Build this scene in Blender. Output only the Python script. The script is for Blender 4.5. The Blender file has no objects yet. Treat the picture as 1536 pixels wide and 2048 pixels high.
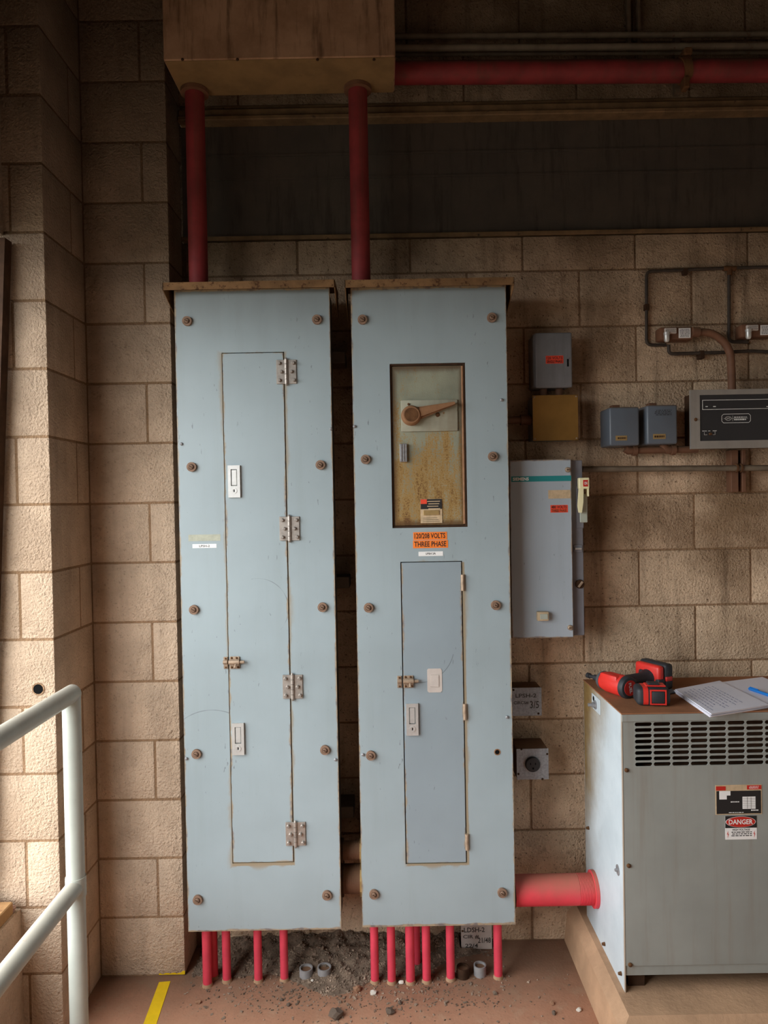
import bpy, bmesh, math, random
from mathutils import Vector, Matrix, noise as mnoise

random.seed(7)
SC = bpy.context.scene
COL = SC.collection

# ------------------------------------------------------------------ camera
F = 1420.0                      # focal length in pixels of the 1536 x 2048 frame
CAM = Vector((0.0, -2.576, 1.616))
PITCH, ROLL = 0.0148, 0.018
_f = Vector((0, math.cos(PITCH), -math.sin(PITCH)))
_u0 = Vector((0, math.sin(PITCH), math.cos(PITCH)))
_r0 = Vector((1, 0, 0))
_r = _r0 * math.cos(ROLL) - _u0 * math.sin(ROLL)
_u = _u0 * math.cos(ROLL) + _r0 * math.sin(ROLL)
cam_data = bpy.data.cameras.new('camera')
cam_data.sensor_fit = 'VERTICAL'
cam_data.sensor_height = 36.0
cam_data.lens = F / 2048 * 36.0
cam_data.clip_start = 0.05
cam = bpy.data.objects.new('camera', cam_data)
COL.objects.link(cam)
cam.matrix_world = Matrix(((_r.x, _u.x, -_f.x, CAM.x), (_r.y, _u.y, -_f.y, CAM.y),
                           (_r.z, _u.z, -_f.z, CAM.z), (0, 0, 0, 1)))
SC.camera = cam

# ------------------------------------------------------------------ light
world = bpy.data.worlds.new('overcast_sky')
SC.world = world
world.use_nodes = True
wb = world.node_tree.nodes['Background']
wb.inputs[0].default_value = (0.96, 0.985, 1.0, 1)
wb.inputs[1].default_value = 9.0
OPEN_Y0, OPEN_Y1, OPEN_Z0, OPEN_Z1 = -2.8, -0.446, 0.405, 2.43      # window opening in the left wall


def portal(name, loc, rot, sx, sy):
    d = bpy.data.lights.new(name, 'AREA')
    d.shape = 'RECTANGLE'
    d.size, d.size_y = sx, sy
    d.cycles.is_portal = True
    o = bpy.data.objects.new(name, d)
    COL.objects.link(o)
    o.location, o.rotation_euler = loc, rot


portal('window_daylight_portal', (-1.33, (OPEN_Y0 + OPEN_Y1) / 2, (OPEN_Z0 + OPEN_Z1) / 2), (0, -math.pi / 2, 0),
       OPEN_Z1 - OPEN_Z0, OPEN_Y1 - OPEN_Y0)
vs = SC.view_settings
vs.view_transform = 'Standard'
vs.look = 'None'
vs.gamma = 1.0
vs.use_curve_mapping = False
vs.exposure = 0.0


# ------------------------------------------------------------------ pixel -> place
def ray(px, py):
    return _f + _r * ((px - 768) / F) + _u * ((1024 - py) / F)


def P(px, py, Y):
    d = ray(px, py)
    return CAM + d * ((Y - CAM.y) / d.y)


def PZ(px, py, z):
    d = ray(px, py)
    return CAM + d * ((z - CAM.z) / d.z)


def S(Y):                       # metres per pixel on the plane y = Y
    return (Y - CAM.y) / F


def rect(x0, y0, x1, y1, Y):    # pixel box on the plane y = Y -> x0, x1, z0, z1
    c = P((x0 + x1) / 2, (y0 + y1) / 2, Y)
    w, h = (x1 - x0) * S(Y) / 2, (y1 - y0) * S(Y) / 2
    return c.x - w, c.x + w, c.z - h, c.z + h


# ------------------------------------------------------------------ node materials
class NT:
    def __init__(self, name):
        self.m = bpy.data.materials.new(name)
        self.m.use_nodes = True
        self.t = self.m.node_tree
        self.b = self.t.nodes['Principled BSDF']

    def n(self, kind, **kw):
        x = self.t.nodes.new(kind)
        for k, v in kw.items():
            setattr(x, k, v)
        return x

    def put(self, sock, v):
        if isinstance(v, bpy.types.NodeSocket):
            self.t.links.new(v, sock)
        elif isinstance(v, (tuple, list)) and len(v) == 3 and sock.type == 'RGBA':
            sock.default_value = (*v, 1)
        else:
            sock.default_value = v

    def math(self, op, a, b=0.0, c=0.0, clamp=False):
        x = self.n('ShaderNodeMath', operation=op)
        x.use_clamp = clamp
        for i, v in enumerate((a, b, c)):
            self.put(x.inputs[i], v)
        return x.outputs[0]

    def mix(self, f, a, b):
        x = self.n('ShaderNodeMix', data_type='RGBA')
        self.put(x.inputs[0], f)
        self.put(x.inputs[6], a)
        self.put(x.inputs[7], b)
        return x.outputs[2]

    def step(self, v, lo, hi):           # smooth 0..1
        x = self.n('ShaderNodeMapRange', interpolation_type='SMOOTHSTEP')
        self.put(x.inputs[0], v)
        self.put(x.inputs[1], lo)
        self.put(x.inputs[2], hi)
        return x.outputs[0]

    def pos(self):
        return self.n('ShaderNodeNewGeometry').outputs['Position']

    def objc(self):
        return self.n('ShaderNodeTexCoord').outputs['Object']

    def scale(self, v, s):
        x = self.n('ShaderNodeVectorMath', operation='MULTIPLY')
        self.put(x.inputs[0], v)
        x.inputs[1].default_value = s
        return x.outputs[0]

    def noise(self, v, scale, detail=3.0, rough=0.55):
        x = self.n('ShaderNodeTexNoise')
        self.put(x.inputs['Vector'], v)
        x.inputs['Scale'].default_value = scale
        x.inputs['Detail'].default_value = detail
        x.inputs['Roughness'].default_value = rough
        return x.outputs[0]

    def xyz(self, v):
        x = self.n('ShaderNodeSeparateXYZ')
        self.put(x.inputs[0], v)
        return x.outputs

    def bump(self, h, strength, dist=0.004):
        x = self.n('ShaderNodeBump')
        self.put(x.inputs['Height'], h)
        x.inputs['Strength'].default_value = strength
        x.inputs['Distance'].default_value = dist
        self.t.links.new(x.outputs[0], self.b.inputs['Normal'])

    def out(self, col, rough=0.5, metal=0.0, spec=None):
        self.put(self.b.inputs['Base Color'], col)
        self.put(self.b.inputs['Roughness'], rough)
        self.put(self.b.inputs['Metallic'], metal)
        if spec is not None:
            self.b.inputs['Specular IOR Level'].default_value = spec
        return self.m


def lin(r, g, b):               # sRGB 0..255 -> linear
    f = lambda c: (c / 255 / 12.92) if c / 255 <= 0.04045 else ((c / 255 + 0.055) / 1.055) ** 2.4
    return (f(r), f(g), f(b))


RUST = lin(92, 58, 34)
RUST2 = lin(140, 100, 55)
DIRT = lin(84, 62, 42)


def m_block(name, base, stain, upper_dark, specks=0.5):
    t = NT(name)
    p = t.pos()
    big = t.noise(p, 1.7, 5, 0.6)
    mid = t.noise(p, 9, 4, 0.6)
    fine = t.noise(p, 130, 3, 0.6)
    streak = t.noise(t.scale(p, (11, 11, 0.9)), 1.0, 5, 0.65)
    speck = t.noise(p, 110, 3, 0.6)
    z = t.xyz(p)[2]
    c = t.mix(t.step(mid, 0.3, 0.75), base, tuple(x * 0.78 for x in base))
    c = t.mix(t.math('MULTIPLY', t.step(big, 0.42, 0.68), stain), c, lin(120, 92, 62))
    c = t.mix(t.math('MULTIPLY', t.step(streak, 0.50, 0.74), stain * 0.8), c, lin(84, 64, 46))
    blot = t.noise(p, 26, 6, 0.75)
    c = t.mix(t.math('MULTIPLY', t.step(blot, 0.50, 0.72), stain * 0.6), c, lin(112, 84, 60))
    c = t.mix(t.math('MULTIPLY', t.step(speck, 0.60, 0.70), specks), c, lin(92, 70, 54))
    height_k = t.math('MULTIPLY', t.step(t.math('ADD', z, t.math('MULTIPLY', big, 0.9)), 2.0, 3.5), upper_dark)  # wall colour darkens with height, ramp broken up by noise
    c = t.mix(height_k, c, lin(46, 38, 28))
    t.bump(t.math('ADD', fine, t.math('MULTIPLY', speck, 1.0)), 0.9, 0.007)
    return t.out(c, 0.9, 0, 0.2)


def m_paint(name, col, rough=0.45, metal=0.0, var=0.15, vs=3.0, edge=None, ecol=RUST, spots=0.0, sscale=40.0,
            scol=RUST, streak=0.0, stcol=DIRT, bump=0.0, bscale=80.0, arcs=(), dust=0.0, dcol=lin(120, 96, 72), spec=None,
            topband=None, marks=0.0, holes=()):
    t = NT(name)
    p = t.objc()
    n1 = t.noise(p, vs, 4, 0.6)
    c = t.mix(t.step(n1, 0.25, 0.75), tuple(min(1, x * (1 + var)) for x in col), tuple(x * (1 - var) for x in col))
    if streak:
        s = t.noise(t.scale(p, (22, 22, 1.3)), 1.0, 5, 0.65)
        c = t.mix(t.math('MULTIPLY', t.step(s, 0.47, 0.75), streak), c, stcol)
    r = rough
    if marks:
        mk_ = t.noise(t.scale(p, (150, 40, 34)), 1.0, 2, 0.5)
        mk2 = t.noise(p, 3.1, 2)
        c = t.mix(t.math('MULTIPLY', t.math('MULTIPLY', t.step(mk_, 0.71, 0.75), t.step(mk2, 0.45, 0.6)), marks), c, lin(84, 88, 90))
    if topband:                 # darker band below the upper rim, edge broken by noise
        z = t.xyz(p)[2]
        d = t.math('SUBTRACT', topband[0], z)
        k = t.math('SUBTRACT', 1.0, t.step(t.math('ADD', d, t.math('MULTIPLY', t.noise(t.scale(p, (9, 9, 2)), 1.0, 4), 0.16)), 0.03, topband[1]))
        c = t.mix(t.math('MULTIPLY', k, topband[2]), c, lin(86, 84, 76))
    if spots:
        s = t.noise(p, sscale, 5, 0.7)
        k = t.math('MULTIPLY', t.step(s, 0.74 - 0.25 * spots, 0.80 - 0.2 * spots), min(1.0, 0.35 + 1.5 * spots))
        c = t.mix(k, c, scol)
    for (cx, cz, R, a) in arcs:
        o = t.n('ShaderNodeVectorMath', operation='SUBTRACT')
        t.put(o.inputs[0], p)
        o.inputs[1].default_value = (cx, 0, cz)
        x, y, z = t.xyz(o.outputs[0])
        rr = t.math('SQRT', t.math('ADD', t.math('MULTIPLY', x, x), t.math('MULTIPLY', z, z)))
        line = t.math('LESS_THAN', t.math('ABSOLUTE', t.math('SUBTRACT', rr, R)), 0.0011)
        side = t.math('GREATER_THAN', t.math('ADD', t.math('MULTIPLY', x, math.cos(a)), t.math('MULTIPLY', z, math.sin(a))), R * 0.3)
        worn = t.step(t.noise(p, 16, 2), 0.35, 0.6)
        c = t.mix(t.math('MULTIPLY', t.math('MULTIPLY', line, side), t.math('MULTIPLY', worn, 0.55)), c, lin(70, 74, 76))
    if edge:
        hw, hh, wd = edge
        x, y, z = t.xyz(p)
        e = t.math('MINIMUM', t.math('SUBTRACT', hw, t.math('ABSOLUTE', x)), t.math('SUBTRACT', hh, t.math('ABSOLUTE', z)))
        nn = t.math('ADD', t.math('MULTIPLY', t.step(t.noise(p, 14, 4, 0.65), 0.36, 0.72), wd), 0.0012)
        k = t.math('SUBTRACT', 1.0, t.step(e, t.math('MULTIPLY', nn, 0.15), nn))
        c = t.mix(t.math('MULTIPLY', k, 0.72), c, t.mix(t.step(t.noise(p, 50, 2), 0.4, 0.7), lin(164, 132, 84), ecol))
    for (cx, cz, hw, hh) in holes:          # rust bleeding from the rim of a door opening
        x, y, z = t.xyz(p)
        d = t.math('MAXIMUM', t.math('SUBTRACT', t.math('ABSOLUTE', t.math('SUBTRACT', x, cx)), hw),
                   t.math('SUBTRACT', t.math('ABSOLUTE', t.math('SUBTRACT', z, cz)), hh))
        nn = t.math('ADD', t.math('MULTIPLY', t.step(t.noise(t.scale(p, (12, 12, 5)), 1.0, 5, 0.65), 0.38, 0.75), 0.024), 0.002)
        k = t.math('SUBTRACT', 1.0, t.step(d, t.math('MULTIPLY', nn, -0.2), nn))
        c = t.mix(t.math('MULTIPLY', k, 0.75), c, lin(148, 122, 78))
    if dust:
        nz = t.xyz(t.n('ShaderNodeNewGeometry').outputs['Normal'])[2]
        k = t.math('MULTIPLY', t.step(t.math('ADD', nz, t.math('MULTIPLY', t.math('SUBTRACT', n1, 0.5), 1.2)), 0.15, 0.8) if dust < 0.8 else t.step(t.math('ADD', nz, t.math('MULTIPLY', t.math('SUBTRACT', n1, 0.5), 0.9)), -0.4, 1.4), dust)
        c = t.mix(k, c, dcol)
        r = t.math('ADD', rough, t.math('MULTIPLY', k, 0.4), clamp=True)
    if bump:
        t.bump(t.noise(p, bscale, 3, 0.6), bump, 0.003)
    return t.out(c, r, metal, spec)


def m_rustdoor(name, hh):
    t = NT(name)
    p = t.objc()
    z = t.xyz(p)[2]
    g = t.step(z, hh * 0.75, -hh * 0.7)             # more corrosion towards the bottom
    s = t.noise(t.scale(p, (26, 26, 5)), 1.0, 6, 0.7)
    d = t.noise(p, 240, 4, 0.7)
    k = t.math('ADD', t.math('MULTIPLY', g, 0.20), t.math('ADD', t.math('MULTIPLY', s, 0.65), t.math('MULTIPLY', d, 0.5)))
    c = t.mix(t.step(t.noise(p, 7, 3), 0.3, 0.7), lin(150, 152, 132), lin(126, 128, 112))
    c = t.mix(t.step(k, 0.62, 0.76), c, lin(156, 126, 76))
    c = t.mix(t.step(k, 0.74, 0.90), c, lin(104, 72, 42))
    x = t.xyz(p)[0]
    e = t.math('SUBTRACT', 0.1195, t.math('ABSOLUTE', x))
    e = t.math('MINIMUM', e, t.math('SUBTRACT', hh, t.math('ABSOLUTE', z)))
    kk = t.math('SUBTRACT', 1.0, t.step(e, 0.004, t.math('ADD', 0.012, t.math('MULTIPLY', s, 0.03))))
    c = t.mix(t.math('MULTIPLY', kk, 0.8), c, lin(86, 60, 38))
    t.bump(d, 0.4, 0.002)
    return t.out(c, 0.8, 0, 0.25)


def m_plain(name, col, rough=0.5, metal=0.0, spec=None):
    return NT(name).out(col, rough, metal, spec)


def m_floor():
    t = NT('floor_paint')
    p = t.pos()
    n1 = t.noise(p, 2.2, 6, 0.65)
    n2 = t.noise(p, 14, 5, 0.65)
    n3 = t.noise(p, 120, 3)
    c = t.mix(t.step(n1, 0.3, 0.7), lin(188, 141, 113), lin(168, 121, 95))
    c = t.mix(t.math('MULTIPLY', t.step(n2, 0.5, 0.72), 0.55), c, lin(204, 168, 138))
    c = t.mix(t.math('MULTIPLY', t.step(n3, 0.6, 0.72), 0.35), c, lin(96, 72, 58))
    y = t.xyz(p)[1]
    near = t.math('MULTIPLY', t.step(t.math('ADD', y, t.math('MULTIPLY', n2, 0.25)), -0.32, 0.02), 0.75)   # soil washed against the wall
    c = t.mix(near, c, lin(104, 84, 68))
    t.bump(t.math('ADD', n2, t.math('MULTIPLY', n3, 0.5)), 0.35, 0.005)
    return t.out(c, 0.75, 0, 0.3)


def m_streaked(name, a, b, dark, rough=0.8):
    t = NT(name)
    p = t.objc()
    s = t.noise(t.scale(p, (30, 30, 3)), 1.0, 6, 0.7)
    n = t.noise(p, 7, 5, 0.65)
    c = t.mix(t.step(n, 0.3, 0.7), a, b)
    c = t.mix(t.math('MULTIPLY', t.step(s, 0.48, 0.7), 0.75), c, dark)
    t.bump(n, 0.2, 0.003)
    return t.out(c, rough, 0, 0.25)


M = {}
TAN = lin(190, 160, 130)
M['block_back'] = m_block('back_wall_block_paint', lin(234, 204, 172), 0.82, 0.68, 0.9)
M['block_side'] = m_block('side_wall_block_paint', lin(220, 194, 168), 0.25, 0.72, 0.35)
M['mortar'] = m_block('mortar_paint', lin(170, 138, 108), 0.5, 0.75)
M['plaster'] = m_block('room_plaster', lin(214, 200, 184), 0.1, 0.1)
M['floor'] = m_floor()
BLUE = lin(154, 168, 173)
M['cover_l'] = m_paint('grey_blue_cover_paint', BLUE, 0.42, marks=0.6, var=0.06, vs=2.5, edge=(0.2525, 1.05, 0.008), spots=0.02, sscale=70,
                       streak=0.10, stcol=lin(120, 128, 120), topband=(1.05, 0.30, 0.5),
                       holes=((0.0, 0.002, 0.1015, 0.838),),
                       arcs=((-0.02, 0.0, 0.10, 0.4), (0.0, -0.23, 0.085, 0.2), (-0.16, -0.48, 0.16, 1.2)))
M['cover_r'] = m_paint('grey_blue_cover_paint_second', BLUE, 0.42, marks=0.6, var=0.06, vs=2.5, edge=(0.2525, 1.045, 0.008), spots=0.02, sscale=70,
                       streak=0.10, stcol=lin(120, 128, 120), topband=(1.05, 0.26, 0.4),
                       holes=((0.001, -0.349, 0.101, 0.498),))
M['door_l'] = m_paint('grey_blue_door_paint', BLUE, 0.42, marks=0.6, var=0.06, vs=2.5, edge=(0.1, 0.838, 0.012), spots=0.02, sscale=70,
                      streak=0.08, stcol=lin(120, 128, 120), arcs=((0.0, 0.0, 0.10, 0.5),))
M['door_r'] = m_paint('grey_door_paint', lin(142, 155, 162), 0.42, marks=0.6, var=0.06, vs=2.5, edge=(0.1, 0.502, 0.014), spots=0.02, sscale=70,
                      arcs=((-0.05, 0.22, 0.12, -1.5),))
M['body'] = m_paint('panel_body_paint', lin(96, 92, 86), 0.6, var=0.2, spots=0.5, streak=0.5, stcol=RUST)
M['hood'] = m_paint('rusty_hood', lin(122, 92, 62), 0.8, var=0.3, vs=14, spots=0.75, sscale=60, scol=lin(76, 50, 30), dust=0.4, bump=0.4, spec=0.2)
M['rustdoor'] = m_rustdoor('rusted_breaker_door', 0.26)
M['rustplate'] = m_paint('rusted_handle_plate', lin(158, 156, 138), 0.75, var=0.15, vs=9, spots=0.45, sscale=34, scol=lin(130, 94, 52), streak=0.3,
                         stcol=lin(104, 72, 42), spec=0.25)
M['rust'] = m_paint('rusted_steel', lin(96, 66, 42), 0.85, var=0.35, vs=30, spots=0.4, sscale=90, scol=lin(64, 42, 28), bump=0.4, spec=0.2)
M['screwrust'] = m_paint('rusted_screw', lin(132, 106, 88), 0.75, var=0.3, vs=60, spots=0.4, sscale=160, scol=lin(84, 62, 48), spec=0.3)
M['rust_shade'] = m_paint('dark_rust_and_shade', lin(66, 46, 32), 0.85, var=0.35, vs=20, bump=0.3, spec=0.2)  # dark rust; also stands in for shade on the edge strip and alarm housing
M['rustlight'] = m_paint('rust_brown_handle_paint', lin(140, 102, 72), 0.6, var=0.18, vs=30, spec=0.3)
M['hinge'] = m_paint('worn_zinc', lin(168, 160, 152), 0.42, metal=0.55, var=0.2, vs=40, spots=0.35, sscale=70, scol=lin(120, 92, 68))
M['tarnish'] = m_paint('tarnished_latch', lin(166, 144, 122), 0.5, metal=0.3, var=0.25, vs=60, spots=0.3, sscale=120)
M['chrome'] = m_paint('satin_chrome', lin(205, 205, 202), 0.35, metal=0.5, var=0.08, vs=40, spots=0.1, sscale=90)
M['dark'] = m_plain('dark_void', (0.006, 0.006, 0.006), 0.95, 0, 0.1)
M['black'] = m_plain('black_plastic', lin(34, 34, 36), 0.45)
M['galv'] = m_paint('galvanised_steel', lin(150, 150, 152), 0.5, metal=0.45, var=0.2, vs=120, spots=0.1)
M['greybox'] = m_paint('grey_enamel', lin(122, 124, 128), 0.42, var=0.15, vs=8, spots=0.35, sscale=30, scol=lin(60, 54, 48), streak=0.3, stcol=lin(66, 58, 50))
M['slate'] = m_paint('slate_blue_enamel', lin(96, 104, 114), 0.38, var=0.08, vs=6, dust=0.6)
M['brass'] = m_paint('tarnished_brass', lin(158, 120, 62), 0.42, metal=0.55, var=0.22, vs=6, spots=0.25, sscale=12, scol=lin(110, 80, 42))
M['brassplate'] = m_paint('brass_label', lin(176, 148, 98), 0.45, metal=0.4, var=0.15, vs=60)
M['starter'] = m_paint('grey_starter_enamel', lin(166, 177, 186), 0.42, marks=0.6, var=0.05, vs=3, edge=(0.104, 0.30, 0.006), spots=0.02, sscale=70, streak=0.08,
                       stcol=lin(110, 112, 112))
M['starterside'] = m_paint('grey_starter_side_enamel', lin(128, 132, 142), 0.5, var=0.1, vs=6, spots=0.3, sscale=30, scol=lin(80, 66, 52), streak=0.3,
                           dust=0.8)
M['teal'] = m_plain('teal_band', lin(36, 132, 134), 0.45)
M['white'] = m_plain('white_print', lin(232, 232, 228), 0.6)
M['orange'] = m_paint('orange_label_vinyl', lin(246, 128, 44), 0.5, var=0.08, vs=30)
M['redorange'] = m_paint('red_orange_label_vinyl', lin(232, 74, 48), 0.5, var=0.10, vs=60)
M['ink'] = m_plain('black_ink', lin(28, 26, 26), 0.7)
M['marker'] = m_plain('faded_marker', lin(70, 66, 62), 0.8)
M['label'] = m_plain('white_label_tape', lin(238, 238, 236), 0.5)
M['cream'] = m_plain('cream_plastic', lin(238, 230, 186), 0.45)
M['beige'] = m_plain('beige_plastic', lin(190, 168, 136), 0.5)
M['clear'] = m_plain('grey_plastic_guard', lin(172, 178, 166), 0.35)
M['redpaint'] = m_plain('red_flag', lin(190, 40, 30), 0.5)
M['paper_old'] = m_paint('aged_paper', lin(196, 172, 138), 0.8, var=0.15, vs=60, spots=0.25, sscale=90, scol=lin(150, 118, 80))
M['residue'] = m_paint('tape_residue', lin(176, 178, 160), 0.7, var=0.12, vs=60)
M['sticker'] = m_paint('worn_grey_sticker', lin(196, 186, 178), 0.6, var=0.06, vs=30)
M['red_pipe'] = m_paint('red_pipe_paint', lin(214, 66, 86), 0.5, var=0.12, vs=14, spots=0.10, sscale=60, scol=lin(170, 120, 110), streak=0.0)
M['red_pipe_old'] = m_paint('sooty_red_pipe_paint', lin(128, 40, 42), 0.65, var=0.3, vs=9, spots=0.2, sscale=22, scol=lin(96, 56, 44), dust=0.7,
                            dcol=lin(96, 72, 52), streak=0.55, stcol=lin(92, 56, 44))
M['red_pipe_big'] = m_paint('dusty_red_pipe_paint', lin(226, 62, 78), 0.5, var=0.12, vs=9, spots=0.08, sscale=40, dust=0.85, dcol=lin(150, 110, 84))
M['conduit'] = m_paint('rusty_grey_conduit', lin(112, 100, 84), 0.65, var=0.25, vs=14, spots=0.5, sscale=40, scol=lin(92, 66, 46), dust=0.7, dcol=lin(100, 76, 54))
M['brownpipe'] = m_paint('brown_rusted_conduit', lin(112, 76, 54), 0.7, var=0.2, vs=14, spots=0.3, sscale=60, dust=0.4)
M['tubing'] = m_paint('sooty_tubing', lin(58, 48, 40), 0.65, var=0.3, vs=40)
M['strut'] = m_paint('dirty_strut', lin(94, 78, 62), 0.7, var=0.25, vs=20, spots=0.3)
M['duct'] = m_streaked('stained_wireway_paint', lin(176, 140, 112), lin(144, 110, 84), lin(88, 64, 46))
M['ductunder'] = m_paint('wireway_underside_paint', lin(132, 104, 66), 0.8, var=0.2, vs=9, spots=0.35, sscale=26, scol=lin(90, 62, 36))
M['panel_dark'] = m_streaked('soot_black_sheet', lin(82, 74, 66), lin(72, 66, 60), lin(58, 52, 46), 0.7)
M['steel_beam'] = m_paint('sooty_lintel_steel', lin(112, 88, 60), 0.8, var=0.3, vs=16, spots=0.5, sscale=40, scol=lin(58, 44, 30), bump=0.3)
def m_trside():
    t = NT('transformer_side_lit_paint')
    p = t.objc()
    x, y, z = t.xyz(p)
    n1, n2 = t.noise(p, 6, 5, 0.65), t.noise(p, 40, 4, 0.65)
    c = t.mix(t.step(n1, 0.3, 0.7), lin(200, 211, 216), lin(186, 198, 204))
    k = t.step(t.math('ADD', t.math('MULTIPLY', y, 1.5), t.math('ADD', t.math('MULTIPLY', z, 0.55), t.math('MULTIPLY', n1, 0.35))), 0.16, 0.62)
    c = t.mix(k, c, t.mix(n2, lin(168, 142, 84), lin(110, 80, 48)))      # rust wash in the upper rear corner
    e = t.math('SUBTRACT', 0.2, t.math('ABSOLUTE', y))
    k2 = t.math('SUBTRACT', 1.0, t.step(e, 0.001, t.math('ADD', 0.002, t.math('MULTIPLY', n1, 0.012))))
    c = t.mix(t.math('MULTIPLY', k2, 0.7), c, lin(150, 118, 74))
    return t.out(c, 0.5)


M['trside'] = m_trside()  # paler than the front: the window-lit side is put into the colour
M['trfront'] = m_paint('transformer_front_shaded_paint', lin(146, 150, 145), 0.5, var=0.10, vs=3.5, streak=0.3, stcol=lin(124, 104, 82))  # same cabinet, colour darkened for the face turned from the window light
M['trtop'] = m_paint('dust_covered_top', lin(150, 104, 74), 0.9, var=0.14, vs=9, spots=0.1, sscale=40, scol=lin(96, 66, 48), bump=0.2, spec=0.15)
M['concrete'] = m_paint('dusty_pad_concrete', lin(178, 144, 114), 0.85, var=0.16, vs=9, spots=0.15, sscale=60, scol=lin(130, 100, 76), bump=0.5, spec=0.2)
M['rail'] = m_paint('chipped_grey_rail_paint', lin(176, 181, 172), 0.42, var=0.07, vs=9, spots=0.28, sscale=22, scol=lin(150, 122, 96), dust=0.35,
                    dcol=lin(160, 132, 106))
M['wood'] = m_streaked('raw_wood', lin(180, 142, 96), lin(150, 112, 74), lin(104, 74, 50))
M['soil'] = m_paint('dark_soil', lin(116, 100, 86), 0.95, var=0.4, vs=30, bump=0.8, bscale=60, spec=0.1)
M['chips'] = m_paint('soil_chips', lin(138, 120, 104), 0.95, var=0.6, vs=22, spec=0.1)
M['crumble'] = m_paint('crumbled_mortar_dust', lin(172, 142, 128), 0.95, var=0.4, vs=40, bump=0.5, spec=0.1)
M['yellow'] = m_paint('yellow_floor_tape', lin(246, 206, 20), 0.55, var=0.08, vs=20, spots=0.12, sscale=50, scol=lin(150, 120, 40))
M['pvc'] = m_paint('grey_pipe_stub', lin(142, 140, 140), 0.6, var=0.12, vs=40)
M['toolred'] = m_paint('red_tool_shell', lin(218, 52, 44), 0.42, var=0.08, vs=30, spots=0.05)
M['toolblack'] = m_paint('black_tool_rubber', lin(44, 46, 50), 0.6, var=0.15, vs=40)
M['toolgrey'] = m_plain('tool_grey_collar', lin(84, 86, 90), 0.45)
M['paper'] = m_plain('white_paper', lin(232, 232, 242), 0.8)
M['penblue'] = m_plain('blue_pen_plastic', lin(24, 118, 200), 0.4)
M['bluepen_ink'] = m_plain('blue_ink', lin(96, 108, 160), 0.8)
M['alu'] = m_paint('brushed_aluminium', lin(168, 164, 158), 0.4, metal=0.5, var=0.12, vs=8, streak=0.25, stcol=lin(130, 122, 112))
M['paneldark'] = m_plain('black_annunciator_face', lin(44, 44, 46), 0.5)
M['emerald'] = m_plain('outdoor_ground', lin(96, 94, 84), 0.9)


# ------------------------------------------------------------------ mesh builder
ORG = {}                        # world origin of each object while the scene is being laid out


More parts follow.
